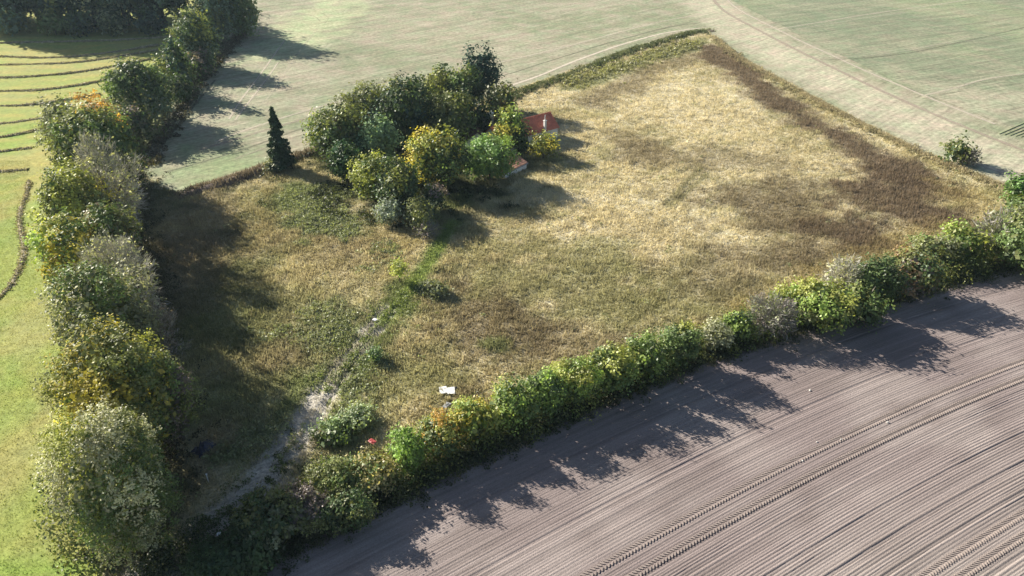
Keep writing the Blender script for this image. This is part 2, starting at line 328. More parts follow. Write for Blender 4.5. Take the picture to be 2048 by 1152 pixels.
# ------------------------------------------------------------------ tilled field: every drill ridge is relief
cf = np.polyfit(EDGE_SOIL[1:, 0], EDGE_SOIL[1:, 1], 2)
xs = np.linspace(-48, 125, 44)
ED = np.stack([xs, np.polyval(cf, xs)], 1); TT, NN = normals2(ED)
NN = -NN                                                        # away from the hedge
def soil_at(s, d):
    """s: index along the hedge edge, d: metres away from it"""
    i = np.clip(s, 0, len(xs) - 1.001); k = np.floor(i).astype(int); t = (i - k)[..., None]
    return (ED[k] * (1 - t) + ED[k + 1] * t) + (NN[k] * (1 - t) + NN[k + 1] * t) * np.asarray(d)[..., None]
dd = np.concatenate([[-.6, -.3], np.arange(0, 50, .052)])
prof = np.zeros(len(dd)); pos = 0.0; ridge_col = np.ones(len(dd))
while pos < 51:
    wd = rng.uniform(.17, .30); hgt = rng.uniform(.028, .052) * (.45 + .75 * min(1, pos / 22)); deep = rng.random() < .06
    q = (dd - pos) / wd; m_ = (q >= 0) & (q < 1)
    prof[m_] += np.sin(q[m_] * math.pi) ** .8 * hgt - (.03 if deep else 0); ridge_col[m_] = rng.uniform(.86, 1.12) * (.9 if deep else 1); pos += wd
for c0, wd in ((13.2, .5), (15.0, .5), (25.6, .5), (26.9, .5)):  # wheel lines are pressed flat
    prof *= 1 - .8 * np.exp(-((dd - c0) / wd) ** 4)
S2, D2 = np.meshgrid(np.arange(0, len(xs) - 1 + 1e-6, .5), dd, indexing='ij')
PX = soil_at(S2.ravel(), D2.ravel()).reshape(*S2.shape, 2)
Z = np.tile(prof, (S2.shape[0], 1)) * (.7 + .6 * vnoise(S2.ravel(), D2.ravel(), 1.0, 5).reshape(S2.shape)) + (rng.random(S2.shape) - .5) * .015
big = fbm(PX[..., 0].ravel(), PX[..., 1].ravel(), 9, 130)
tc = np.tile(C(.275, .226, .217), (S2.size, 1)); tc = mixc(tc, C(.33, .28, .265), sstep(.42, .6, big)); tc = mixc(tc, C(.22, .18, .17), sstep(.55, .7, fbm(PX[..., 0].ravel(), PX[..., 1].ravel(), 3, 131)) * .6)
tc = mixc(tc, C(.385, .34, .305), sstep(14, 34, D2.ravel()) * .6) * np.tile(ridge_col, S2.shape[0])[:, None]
na, nb = S2.shape; I = np.arange(na * nb).reshape(na, nb)
F = np.stack([I[:-1, :-1], I[1:, :-1], I[1:, 1:], I[:-1, 1:]], -1).reshape(-1, 4)
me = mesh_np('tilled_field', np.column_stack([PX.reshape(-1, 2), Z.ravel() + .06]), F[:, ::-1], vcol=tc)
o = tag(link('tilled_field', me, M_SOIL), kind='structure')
if me.polygons[100].normal.z < 0: me.flip_normals()
M_TREAD = plain_mat('pressed_soil', (.30, .25, .225), .95, .2, 3.0)
for pair in ((13.2, 15.0), (25.6, 26.9)):
    for k, c0 in enumerate(pair):
        mb = MB(); s = 0.0
        seg = np.linalg.norm(np.diff(ED, axis=0), axis=1).mean()
        while s < len(xs) - 8:
            p = soil_at(np.array([s]), np.array([c0]))[0]
            if 0 < p[0] < 75:
                t = TT[int(s)]; a = math.atan2(t[1], t[0])
                for sg in (-1, 1):
                    qx = p + np.array([-t[1], t[0]]) * sg * .19
                    mb.box((qx[0], qx[1], .09), (.10, .36, .085), a + sg * .75, (0, random.uniform(-.1, .1)))
            s += .30 / seg
        tag(mb.build('tyre_track', M_TREAD), kind='stuff')
SL = ['pale stone on the tilled soil below the tip of the middle shadow', 'largest pale stone, beside the upper tyre track', 'pale stone touching the upper tyre track', 'small pale stone left of the one touching the tyre track', 'pale stone between furrows just above the tyre track', 'small pale stone near the shadow edge, furthest left']
for (u, v, r) in ((1620, 781, .10), (1775, 845, .11), (1682, 879, .07), (1634, 884, .06), (1605, 922, .07), (1290, 905, .06)):
    p = at(u, v, .1); mb = MB(); pts = []
    me = bpy.data.meshes.new('stone'); import bmesh
    bm = bmesh.new(); bmesh.ops.create_icosphere(bm, subdivisions=2, radius=r)
    for q in bm.verts: q.co *= random.uniform(.85, 1.15); q.co.z *= .65; q.co.x *= 1.25
    bm.to_mesh(me); bm.free()
    if 'M_STONE' not in globals(): M_STONE = plain_mat('pale_stone', (.62, .60, .56), .8, .15)
    o = link('stone', me, M_STONE); o.location = p + Vector((0, 0, r * .25)); o.rotation_euler.z = random.random() * 6
    tag(o, SL.pop(0), 'stone', 'pale stones on the tilled field')

# ------------------------------------------------------------------ wheel marks on the crops, banks
def ribbon(name, P, width, mat, level=.02, zfun=None, strength=.8):
    T, Nn = normals2(P); off = np.linspace(-1, 1, 7); cov = (1 - np.abs(off) ** 2) * strength
    V = (P[:, None, :] + Nn[:, None, :] * off[None, :, None] * width / 2)
    x, y = V[..., 0].ravel(), V[..., 1].ravel(); z = np.full(len(x), level) + (zfun(x, y) if zfun else 0)
    I = np.arange(len(x)).reshape(len(P), 7); F = np.stack([I[:-1, :-1], I[1:, :-1], I[1:, 1:], I[:-1, 1:]], -1).reshape(-1, 4)
    me = mesh_np(name, np.column_stack([x, y, z]), F)
    a = me.attributes.new('cover', 'FLOAT', 'POINT'); a.data.foreach_set('value', np.tile(cov, len(P)).astype(np.float32))
    return tag(link(name, me, mat), kind='structure')
M_RPALE = ribbon_mat('pale_wheel_soil', (.58, .51, .41), (.68, .60, .49)); M_RBROWN = ribbon_mat('brown_wheel_soil', (.36, .29, .23), (.46, .38, .31)); M_RDARK = ribbon_mat('green_wheel_line', (.13, .14, .09), (.20, .20, .13))
cz = lambda x, y: (fbm(x, y, 30, 121) - .5) * .4
for pts, wd, m_, st in (
    ([(430, 285), (480, 264), (590, 228), (699, 197), (870, 154), (988, 127), (1152, 88), (1300, 48), (1420, 25)], 1.1, M_RPALE, .75),
    ([(400, 300), (480, 276), (590, 243), (699, 211), (800, 182), (880, 160)], 1.3, M_RBROWN, .7),
    ([(330, 345), (480, 301), (617, 252), (740, 205), (900, 170), (1000, 152), (1110, 118), (1222, 84), (1330, 56), (1400, 45)], .9, M_RDARK, .75),
    ([(470, 318), (560, 285), (640, 258)], .8, M_RBROWN, .6),
    ([(1000, 178), (1080, 150), (1160, 118), (1240, 90), (1320, 68), (1400, 56)], 1.5, M_RPALE, .95),
    ([(370, 382), (440, 358), (520, 332), (545, 322)], 1.6, M_RBROWN, .95), ([(575, 310), (620, 296), (660, 282)], 1.2, M_RPALE, .8),
    ([(458, 238), (478, 205), (512, 160), (545, 115), (570, 80)], .8, M_RPALE, .8), ([(470, 240), (494, 208), (528, 165), (556, 125)], .8, M_RPALE, .8), ([(500, 225), (540, 190), (590, 115), (640, 50)], .9, M_RPALE, .45),
    ([(282, 345), (330, 282), (385, 215), (430, 160)], .9, M_RDARK, .8), ([(265, 330), (320, 262), (375, 195), (440, 130)], 1.2, M_RBROWN, .5),
    ([(610, 20), (640, 25), (656, 35), (650, 45)], .7, M_RDARK, .4), ([(600, 28), (628, 32), (640, 42)], .7, M_RBROWN, .5),
    ([(1420, -10), (1450, 22), (1540, 72), (1640, 122), (1740, 170), (1840, 216), (1950, 262), (2060, 306)], 1.7, M_RBROWN, .8),
    ([(1445, -10), (1480, 20), (1570, 66), (1690, 122), (1800, 170), (1900, 212), (1990, 248)], 1.5, M_RPALE, .8),
    ([(1560, 140), (1680, 200), (1800, 262), (1900, 305), (2050, 365)], 1.4, M_RPALE, .5)):
    ribbon('wheel_mark', path(pts, 1.2), wd, m_, level=.0, zfun=cz, strength=st)
for pts, wd, m_, st in (
    ([(1560, 58), (1640, 45), (1760, 25), (1880, 8), (1960, -5)], 1.2, M_RPALE, .7), ([(1560, 64), (1640, 51), (1765, 31), (1890, 13)], .8, M_RPALE, .6),
    ([(1640, 118), (1720, 116), (1820, 105), (1930, 82), (2060, 52)], .8, M_RDARK, .7), ([(1640, 114), (1720, 112), (1820, 100), (1930, 77)], 1.0, M_RPALE, .5),
    ([(1850, 190), (1900, 178), (1970, 158), (2060, 145)], 1.2, M_RPALE, .7), ([(1850, 196), (1905, 184), (1975, 164), (2060, 152)], .8, M_RDARK, .4)):
    ribbon('wheel_mark', path(pts, 1.2), wd, m_, level=.03, zfun=cz, strength=st)
def drill(n, mk, m_, wd, st, lev):
    for i in range(n):
        pts = mk(i); P_ = path(pts, 2.5); keep = np.hypot(P_[:, 0], P_[:, 1]) < 380; P_ = P_[keep]
        if len(P_) > 4: ribbon('drill_line', P_, wd * random.uniform(.7, 1.3), m_, level=lev, zfun=cz, strength=st * random.uniform(.7, 1.2))
up = lambda pts, f: [(u_, v_ - f * (v_ + 343) / 400.0 * k_) for (u_, v_), k_ in zip(pts, (1.25, 1.15, 1.1, 1.0, .9, .8, .7))]
CUR = [(455, 292), (590, 243), (699, 211), (870, 165), (1000, 140), (1152, 98), (1320, 52)]
drill(11, lambda i: up(CUR, 14 + i * 21 + random.uniform(-5, 5)), M_RDARK, .55, .34, .0); drill(9, lambda i: up(CUR, 24 + i * 25 + random.uniform(-6, 6)), M_RPALE, .9, .36, .0)
def rl(i):
    a, b = np.array([1500, 18.0]), np.array([2010, 248.0]); t = (i + random.uniform(-.3, .3)) / 15; p_ = a + (b - a) * t + np.array([12, 2]); k_ = -.09 - .05 * t
    return [(p_[0] + q_, p_[1] + q_ * k_ - (q_ / 900.0) ** 2 * 40) for q_ in (0, 130, 280, 430, 600)]
drill(15, rl, M_RDARK, .55, .42, .02); drill(13, rl, M_RPALE, .8, .40, .02)
M_FURROW = plain_mat('furrow_green', (.25, .29, .15), .95, .25, 3.0)
for i in range(7):                                             # the small ploughed corner at the right edge
    a, b = at(1998 + i * 11, 268 + i * 1.5), at(2120 + i * 12, 215 + i * 3); mb = MB(); mb.tube([a, a.lerp(b, .5), b], [.06, .16, .14], 5)
    tag(mb.build('crop_row', M_FURROW), kind='stuff')

# ------------------------------------------------------------------ leaves and grass in bulk
def quads(P, D, B, L, W):
    """rhombic leaves: centre P, long axis D, cross axis B"""
    L, W = np.broadcast_to(L, len(P))[:, None], np.broadcast_to(W, len(P))[:, None]
    V = np.stack([P - D * L / 2, P + B * W / 2 + D * L * .08, P + D * L / 2, P - B * W / 2 + D * L * .08], 1).reshape(-1, 3)
    return V, np.arange(len(P) * 4).reshape(-1, 4)
def unit(v): return v / (np.linalg.norm(v, axis=-1, keepdims=True) + 1e-9)
def rdir(n): return unit(rng.normal(size=(n, 3)))
def leaf_cloud(P, out, tint, L, W, spread=.8, along=.5):
    n = len(P); nrm = unit(out * .55 + rdir(n) * spread + np.array([0, 0, .25]))
    D = rdir(n) + out * along; D = unit(D - nrm * (D * nrm).sum(1)[:, None]); B = np.cross(nrm, D)
    k = rng.uniform(.7, 1.35, n)
    V, F = quads(P, D, B, L * k, W * k); return V, F, tint
def tufts(name, X, Y, Zf, tintf, hgt, per, wid, mat, lean=.45, jitter=.3, parent=None, level=0.0):
    n = len(X); z = Zf(X, Y) + level if Zf else np.zeros(n) + level; c = tintf(X, Y) * rng.uniform(1 - jitter, 1 + jitter, (n, 1))
    X, Y, z, c = [np.repeat(q, per, 0) for q in (X, Y, z, c)]; n *= per
    h = hgt * rng.uniform(.5, 1.3, n) if np.isscalar(hgt) else np.repeat(hgt, per) * rng.uniform(.5, 1.3, n)
    a = rng.random(n) * 2 * math.pi; r = h * lean * rng.uniform(.3, 1.5, n); wv = wid * rng.uniform(.6, 1.3, n)
    bx, by = X + rng.normal(size=n) * wid * 2.2, Y + rng.normal(size=n) * wid * 2.2; b = rng.random(n) * math.pi
    V = np.stack([np.stack([bx - np.cos(b) * wv / 2, by - np.sin(b) * wv / 2, z - .06], 1), np.stack([bx + np.cos(b) * wv / 2, by + np.sin(b) * wv / 2, z - .06], 1), np.stack([bx + np.cos(a) * r, by + np.sin(a) * r, z + h], 1)], 1).reshape(-1, 3)
    me = mesh_np(name, V, np.arange(n * 3).reshape(-1, 3), fcol=c * rng.uniform(.8, 1.2, (n, 1)))
    return link(name, me, mat, parent)
mp = np.array([at(*q)[:2] for q in MEADOW]); lo, hi = mp.min(0), mp.max(0)
def in_meadow(n):
    P = lo + rng.random((n, 2)) * (hi - lo)
    keep = rng.random(n) < np.clip((75.0 / np.hypot(P[:, 0], P[:, 1])) ** 1.2, .2, 1)
    P = P[keep]; P = P[inside(P, mp)]
    d1 = near_line(P[:, 0], P[:, 1], path(TRACK_RUT, 1.5)); lower = P[:, 1] < 52
    keep = ~((np.abs(d1 - .8) < .3) & (rng.random(len(P)) < .9) & (P[:, 1] < 63) | (lower & (d1 < 1.6) & (rng.random(len(P)) < .8)) | ((near_line(P[:, 0], P[:, 1], path(TRACK_GREEN, 1.5)) < .9) & (rng.random(len(P)) < .85)))
    return P[keep]
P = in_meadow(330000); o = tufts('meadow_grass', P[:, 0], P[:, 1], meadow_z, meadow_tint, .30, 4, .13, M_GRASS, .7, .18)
tag(o, 'dry uncut grass with tall seed heads covering the meadow', 'grass', kind='stuff')
P = in_meadow(60000); dens = fbm(P[:, 0], P[:, 1], 3.5, 140); P = P[dens > .54]
o = tufts('tall_weeds', P[:, 0], P[:, 1], meadow_z, lambda x, y: meadow_tint(x, y) * .92, .62, 7, .13, M_GRASS, .5)
tag(o, 'taller tussocks and weeds standing in the meadow grass', 'weeds', kind='stuff')
MATS = True
def clumps(name, X, Y, size, col, mat, per=26, zf=None, leaf=.22, label=None, cat=None, kind='stuff', hfac=.9, jit=.3, asp=.6):
    """low leafy mounds"""
    n = len(X); size = np.broadcast_to(size, n); z = zf(X, Y) if zf else np.zeros(n); col = np.broadcast_to(col, (n, 3)) * rng.uniform(1 - jit, 1 + jit, (n, 1))
    X, Y, z, size, col = [np.repeat(q, per, 0) for q in (X, Y, z, size, col)]; d = rdir(n * per); d[:, 2] = np.abs(d[:, 2])
    r = size * rng.uniform(.45, 1.05, n * per) ** .6
    P3 = np.stack([X, Y, z], 1) + d * np.stack([r, r, r * hfac], 1)
    V, F, t = leaf_cloud(P3, d, col * rng.uniform(.75, 1.25, (n * per, 1)), leaf, leaf * asp)
    o = link(name, mesh_np(name, V, F, fcol=t), mat)
    return tag(o, label, cat, kind=kind)

P = in_meadow(90000); dens = fbm(P[:, 0], P[:, 1], 5, 141); P = P[dens + rng.normal(size=len(P)) * .08 > .44][:17000]
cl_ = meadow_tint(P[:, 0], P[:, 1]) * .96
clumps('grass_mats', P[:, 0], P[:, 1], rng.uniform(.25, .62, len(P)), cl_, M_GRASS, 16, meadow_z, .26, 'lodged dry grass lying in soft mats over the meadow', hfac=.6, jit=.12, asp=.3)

# ------------------------------------------------------------------ trees and bushes
def tree(name, label, cat, u, v, rpx, H, cols, base=.12, kind='leafy', group=None, ratio=1.0, leafpx=2.35, dens=1.0, squash=(1, 1), lobes=None, trunk=True, pos=None, spread=.5, r=None, rs=1.1):
    """crown centre seen at photograph pixel u, v; rpx crown radius there; H height in metres"""
    zc, rz = H * (1 + base) / 2, H * (1 - base) / 2
    p = at(u, v, zc) if pos is None else Vector((*pos, zc)); d = (p - cam_o.location).length; r = rpx * rs * d / FPX if r is None else r
    root = empty(name, (p[0], p[1], 0)); tag(root, label, cat, group)
    k = int(lobes or (13 + r * 2.2)); px = 2 * d / FPX; L = max(.14, leafpx * px); ax = np.array([r * squash[0] * rng.uniform(.9, 1.1), r * squash[1] * rng.uniform(.9, 1.1), rz]); L *= rng.uniform(.85, 1.2)
    if kind == 'spire':
        nb_ = 190; tb = (np.arange(nb_) + rng.random(nb_)) / nb_; ab = np.arange(nb_) * 2.39996 + rng.normal(size=nb_) * .3
        lb_ = (r * (1 - tb) ** .8 * rng.uniform(.28, 1.55, nb_) + .10) * np.where(tb < .08, .6, 1)
        n = int(8000 * dens); k_ = rng.choice(nb_, n, p=lb_ / lb_.sum()); q_ = rng.random(n) ** .6; a = ab[k_] + rng.normal(size=n) * .16; rr = q_ * lb_[k_]; t = tb[k_] ** 1.15
        P3 = np.stack([np.cos(a) * rr, np.sin(a) * rr, .35 + t * (H - .35) + .25 * rr - .35 * rr ** 2 / r + rng.normal(size=n) * .06], 1); out = np.stack([np.cos(a), np.sin(a), np.full(n, -.2)], 1)
        col = np.array(cols[0][0])[None] * rng.uniform(.6, 1.4, (n, 1)); V, F, tt = leaf_cloud(P3, out, col, L * 1.25, L * .5, .5, 1.2)
        link('crown', mesh_np('crown', V, F, fcol=tt), M_NEEDLE, root)
    else:
        ph = rng.random(k) * 2 * math.pi; ct = np.clip(1 - 2 * (np.arange(k) + rng.random(k) * .8) / k, -.75, 1); st = np.sqrt(1 - ct ** 2)
        dirs = np.stack([np.cos(np.arange(k) * 2.39996 + ph * .25) * st, np.sin(np.arange(k) * 2.39996 + ph * .25) * st, ct], 1)
        lr = rng.uniform(.24, .44, k); cen = dirs * (1.0 - lr * rng.uniform(1.0, 1.35, k))[:, None]
        cen = np.vstack([cen, [[0, 0, .1]]]); lr = np.append(lr, .5); cen *= rng.uniform(.72, 1.14, len(cen))[:, None]
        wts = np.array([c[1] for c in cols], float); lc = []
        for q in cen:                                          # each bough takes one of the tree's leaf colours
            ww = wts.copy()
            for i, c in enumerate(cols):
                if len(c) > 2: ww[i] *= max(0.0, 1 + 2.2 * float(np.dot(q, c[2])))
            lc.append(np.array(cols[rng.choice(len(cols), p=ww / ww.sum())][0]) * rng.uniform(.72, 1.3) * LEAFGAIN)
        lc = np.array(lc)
        area = 4 * math.pi * ((r * r * 2 + r * rz * 4) / 6) / (L * L * .55)
        n = int(np.clip(area * 1.55 * dens, 500, 34000)); share = lr ** 2 / (lr ** 2).sum()
        m_ = max(60, int(n / 11)); wh = rng.choice(len(cen), m_, p=share)         # twig ends, each carrying a spray of leaves
        dv = rdir(m_); dv[:, 2] = np.where(rng.random(m_) < .6, np.abs(dv[:, 2]), dv[:, 2]); dv = unit(dv + dirs[np.minimum(wh, k - 1)] * .45)
        rad = lr[wh] * np.where(rng.random(m_) < .8, rng.uniform(.85, 1.15, m_), rng.uniform(.2, .9, m_)) * (1 + .17 * np.sin(dv @ np.array([9.1, 5.3, 7.7]) * 2 + wh * 1.7))
        S3 = (cen[wh] + dv * rad[:, None]) * ax; sc_ = lc[wh] * rng.uniform(.68, 1.36, (m_, 1)); od = unit(unit(S3 / ax) * .6 + dv)
        pk = rng.integers(0, m_, n); dv = unit(od[pk] + rdir(n) * .25)
        P3 = S3[pk] + rng.normal(size=(n, 3)) * L * .85 + od[pk] * (np.abs(rng.normal(size=n)) * L * .9)[:, None] + np.array([0, 0, zc]); P3[:, 2] = np.maximum(P3[:, 2], .12)
        col = sc_[pk] * rng.uniform(.82, 1.2, (n, 1)); Ls = np.full(n, L)
        if kind != 'twiggy':                                     # inner foliage closing the crown, enlarged and dimmed to block light and deepen shade
            m2 = int(n * .16); di = rdir(m2); Pi = di * (rng.uniform(.25, .80, m2) ** .7)[:, None] * ax + np.array([0, 0, zc]); Pi[:, 2] = np.maximum(Pi[:, 2], .1)
            P3 = np.vstack([P3, Pi]); dv = np.vstack([dv, di]); col = np.vstack([col, lc[rng.integers(0, len(lc), m2)] * .8]); Ls = np.append(Ls, np.full(m2, L * 2.2))
        if kind == 'twiggy':
            tw = rng.random(n) < .62; V, F, tt = leaf_cloud(P3[~tw], dv[~tw], col[~tw], L, L * .6)
            link('crown', mesh_np('crown', V, F, fcol=tt), M_LEAF, root)
            m_ = tw.sum(); D = unit(dv[tw] + rdir(m_) * .45 + np.array([0, 0, .3])); B = unit(np.cross(D, rdir(m_)))
            V, F = quads(P3[tw] * .97, D, B, L * rng.uniform(2.2, 4.5, m_), px * .55); g_ = np.array(cols[1][0]) if cols[1][0][0] > .44 else np.array([.34, .32, .30])
            tag(link('bare_twigs', mesh_np('bare_twigs', V, F, fcol=g_[None] * rng.uniform(.55, 1.3, (m_, 1))), M_TWIG, root), kind='stuff')
        else:
            V, F, tt = leaf_cloud(P3, dv, col, Ls, Ls * .62, spread, 1.0 if kind == 'willow' else .55)
            link('crown', mesh_np('crown', V, F, fcol=tt), M_NEEDLE if kind == 'pine' else M_LEAF, root)
    if kind == 'leafy' and rpx > 34 and r < 7:                  # bare twig ends poking out of the leaves
        m3 = int(n * .022); sel = rng.integers(0, m_, m3); D = unit(od[sel] + rdir(m3) * .5 + np.array([0, 0, .35])); B = unit(np.cross(D, rdir(m3)))
        V, F = quads(S3[sel] * 1.02 + np.array([0, 0, zc]), D, B, L * rng.uniform(2.5, 5, m3), px * .5)
        tag(link('bare_twigs', mesh_np('bare_twigs', V, F, fcol=C(.30, .27, .23)[None] * rng.uniform(.5, 1.2, (m3, 1))), M_TWIG, root), kind='stuff')
    if trunk:
        mb = MB(); tr = max(.07, H * .022); b = [Vector((random.uniform(-1, 1) * .05 * H * t, random.uniform(-1, 1) * .05 * H * t, -.1 + H * t * .8)) for t in (0, .2, .45, .7, 1.0)]
        mb.tube(b, [tr * 1.35, tr, tr * .8, tr * .55, tr * .2]); mb.build('trunk', M_BARK, root)
        if kind != 'spire' and rpx > 30:
            for q in range(4):
                a = q * 1.7 + random.random(); s0 = b[1].lerp(b[2], random.random()); e = s0 + Vector((math.cos(a) * r * .6, math.sin(a) * r * .6, rz * .6))
                lb = MB(); lb.tube([s0, s0.lerp(e, .5) + Vector((0, 0, .2)), e], [tr * .5, tr * .35, tr * .12], 5); lb.build('limb', M_BARK, root)
    return root

# leaf colours
LEAFGAIN = 1.95
DG, MG, OL, OY, YE, OR, SI, GG, BL, LG, RU, PU, BG, WI = (.042, .066, .026), (.078, .112, .038), (.115, .128, .048), (.19, .205, .055), (.30, .26, .055), (.36, .235, .06), (.27, .27, .18), (.15, .16, .10), (.026, .05, .038), (.165, .225, .058), (.165, .115, .062), (.13, .105, .10), (.10, .14, .10), (.15, .205, .115)
LEFT = np.array([-1, 0, 0]); TOP = np.array([0, 0, 1]); RIGHT = -LEFT
ROW = 'trees of the long left row'
T = lambda *a, **k: tree(*a, **k)

# left row, from the near end to the far end
g = ROW
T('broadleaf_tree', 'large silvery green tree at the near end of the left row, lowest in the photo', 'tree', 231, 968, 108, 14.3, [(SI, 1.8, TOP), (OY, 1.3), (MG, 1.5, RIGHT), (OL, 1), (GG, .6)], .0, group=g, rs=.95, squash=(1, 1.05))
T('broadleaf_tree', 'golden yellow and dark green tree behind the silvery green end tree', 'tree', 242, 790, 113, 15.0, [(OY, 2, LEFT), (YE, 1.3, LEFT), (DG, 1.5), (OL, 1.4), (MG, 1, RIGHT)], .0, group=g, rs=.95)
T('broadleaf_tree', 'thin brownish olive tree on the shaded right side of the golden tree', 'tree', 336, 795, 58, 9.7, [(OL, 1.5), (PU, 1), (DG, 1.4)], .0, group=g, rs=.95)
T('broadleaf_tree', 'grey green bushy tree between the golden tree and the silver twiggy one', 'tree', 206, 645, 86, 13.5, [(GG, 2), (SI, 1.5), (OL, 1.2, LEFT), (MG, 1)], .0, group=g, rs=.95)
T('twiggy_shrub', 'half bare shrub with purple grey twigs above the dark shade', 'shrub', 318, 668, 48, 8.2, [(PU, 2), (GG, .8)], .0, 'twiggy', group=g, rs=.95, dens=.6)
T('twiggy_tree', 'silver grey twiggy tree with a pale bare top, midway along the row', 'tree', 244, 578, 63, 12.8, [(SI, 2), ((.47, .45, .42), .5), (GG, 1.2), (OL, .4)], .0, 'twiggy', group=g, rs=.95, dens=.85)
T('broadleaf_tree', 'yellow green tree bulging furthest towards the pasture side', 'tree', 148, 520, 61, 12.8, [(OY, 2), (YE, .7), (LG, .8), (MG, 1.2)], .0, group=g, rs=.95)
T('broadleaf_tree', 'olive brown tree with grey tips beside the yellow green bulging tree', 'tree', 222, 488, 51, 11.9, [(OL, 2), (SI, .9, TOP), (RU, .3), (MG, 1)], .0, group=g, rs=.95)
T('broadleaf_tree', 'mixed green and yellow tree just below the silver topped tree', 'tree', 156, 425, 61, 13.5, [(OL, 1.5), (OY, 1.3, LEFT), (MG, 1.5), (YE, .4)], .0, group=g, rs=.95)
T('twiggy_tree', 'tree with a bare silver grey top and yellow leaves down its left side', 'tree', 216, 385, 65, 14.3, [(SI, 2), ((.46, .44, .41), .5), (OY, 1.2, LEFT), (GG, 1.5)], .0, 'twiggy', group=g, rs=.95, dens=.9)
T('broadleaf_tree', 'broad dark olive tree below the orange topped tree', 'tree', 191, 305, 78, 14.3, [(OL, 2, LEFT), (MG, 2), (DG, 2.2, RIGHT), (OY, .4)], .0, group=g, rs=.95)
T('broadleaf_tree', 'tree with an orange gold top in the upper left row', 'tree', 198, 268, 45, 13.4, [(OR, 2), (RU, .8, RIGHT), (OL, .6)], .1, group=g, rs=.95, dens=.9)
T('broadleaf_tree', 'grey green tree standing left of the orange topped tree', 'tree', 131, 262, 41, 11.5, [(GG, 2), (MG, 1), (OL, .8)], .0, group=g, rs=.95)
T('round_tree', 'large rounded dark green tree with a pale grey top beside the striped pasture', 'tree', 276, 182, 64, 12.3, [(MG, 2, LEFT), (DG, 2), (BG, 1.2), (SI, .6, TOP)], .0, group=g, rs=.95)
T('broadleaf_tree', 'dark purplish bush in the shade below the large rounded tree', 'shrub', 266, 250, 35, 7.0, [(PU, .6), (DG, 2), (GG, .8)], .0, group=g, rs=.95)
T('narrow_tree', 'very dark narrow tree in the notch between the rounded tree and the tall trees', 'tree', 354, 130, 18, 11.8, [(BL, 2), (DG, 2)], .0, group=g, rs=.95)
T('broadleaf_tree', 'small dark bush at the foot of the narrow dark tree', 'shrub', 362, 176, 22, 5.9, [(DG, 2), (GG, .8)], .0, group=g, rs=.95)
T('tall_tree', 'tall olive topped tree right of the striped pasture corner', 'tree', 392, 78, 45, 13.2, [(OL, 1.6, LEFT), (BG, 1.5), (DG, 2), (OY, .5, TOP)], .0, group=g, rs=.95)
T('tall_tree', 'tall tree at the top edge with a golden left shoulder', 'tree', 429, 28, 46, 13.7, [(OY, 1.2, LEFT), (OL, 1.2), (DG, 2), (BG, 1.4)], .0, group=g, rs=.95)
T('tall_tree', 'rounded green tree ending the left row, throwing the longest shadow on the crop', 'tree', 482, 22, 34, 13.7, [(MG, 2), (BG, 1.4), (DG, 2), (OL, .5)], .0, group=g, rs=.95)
T('broadleaf_tree', 'brownish low bush on the shaded crop side under the tall trees', 'shrub', 399, 128, 28, 5.9, [(PU, 1.2), (DG, 2), (OL, .6)], .0, group=g, rs=.95)
# woodland along the top left
WD = ['with pale bluish leaves at the far left', 'with a lighter olive bush shape low on it', 'with dense blackish green crown', 'with thin grey green crown', 'with a dark blunt crown left of the gap', 'with slightly yellowish lower boughs', 'with broad spreading dark crown', 'with grey tips under the top edge', 'with blue green sides', 'with pale twigs halfway up', 'with a plain dark crown', 'at the right end nearest the tall row trees']
for i in range(12):
    u = -40 + i * 36 + random.uniform(-8, 8); pc = [(BL, 2), (DG, 1.6), (BG, 1.0)] + ([(SI, .8)] if i in (0, 7, 9) else []) + ([(OL, 1)] if i in (1, 5) else [])
    q = at(u, 62 + random.uniform(-6, 4)); q.y += 4
    T('woodland_tree', 'dark tree of the woodland edge ' + WD[i], 'tree', u, 20, 30, random.uniform(26, 29), pc, .0, group='woodland trees along the top left', pos=(q[0], q[1]), r=6.6, leafpx=2.8, dens=1.1)
for i in range(10):
    q = at(-60 + i * 40, 60); T('woodland_tree', 'tall dark tree in the second rank of the woodland', 'tree', 0, 0, 30, random.uniform(25, 29), [(BL, 2), (DG, 1.6), (BG, 1)], .0, group='woodland trees of the second rank', pos=(q[0] * 1.05 + random.uniform(-2, 2), q[1] + 15 + random.uniform(-2, 3)), r=8.5, leafpx=3.6, dens=.9)
for u, c, l in ((18, (OL, BG), 'pale olive bush under the dark woodland at the far left edge'), (105, (OL, MG), 'yellow green bush at the foot of the dark woodland'), (160, (BL, DG), 'low dark bush at the woodland foot left of the gap'), (225, (DG, GG), 'dark grey green bush under the woodland'), (300, (BL, DG), 'blackish bush under the right part of the woodland')):
    T('woodland_bush', l, 'shrub', u, 46, 22, 6, [(C(*c[0]), 1.5), (C(*c[1]), 1.5)], .0, group='bushes along the woodland foot')

# grove round the farmhouse
g = 'trees of the grove by the farmhouse'
T('broadleaf_tree', 'big dusty olive tree at the left end of the grove', 'tree', 683, 262, 62, 10, [(OL, 2, TOP), (DG, 2), (RU, .35, RIGHT), (MG, 1.3)], .0, group=g)
T('broadleaf_tree', 'slim green tree at the left fringe of the grove above the bank', 'tree', 643, 262, 28, 7, [(MG, 2), (OY, .6)], .0, group=g)
T('broadleaf_tree', 'dark olive tree at the upper left of the grove', 'tree', 735, 222, 50, 10, [(OL, 1.6), (DG, 2), (GG, 1)], .0, group=g)
T('broadleaf_tree', 'largest blackish green tree in the middle of the grove', 'tree', 812, 218, 62, 12, [(DG, 3), (BL, 1), (OL, .5, TOP)], .0, group=g)
T('broadleaf_tree', 'light olive tree on the far side of the grove', 'tree', 884, 180, 38, 9, [(OY, 1.2), (OL, 1.5), (DG, 1)], .0, group=g)
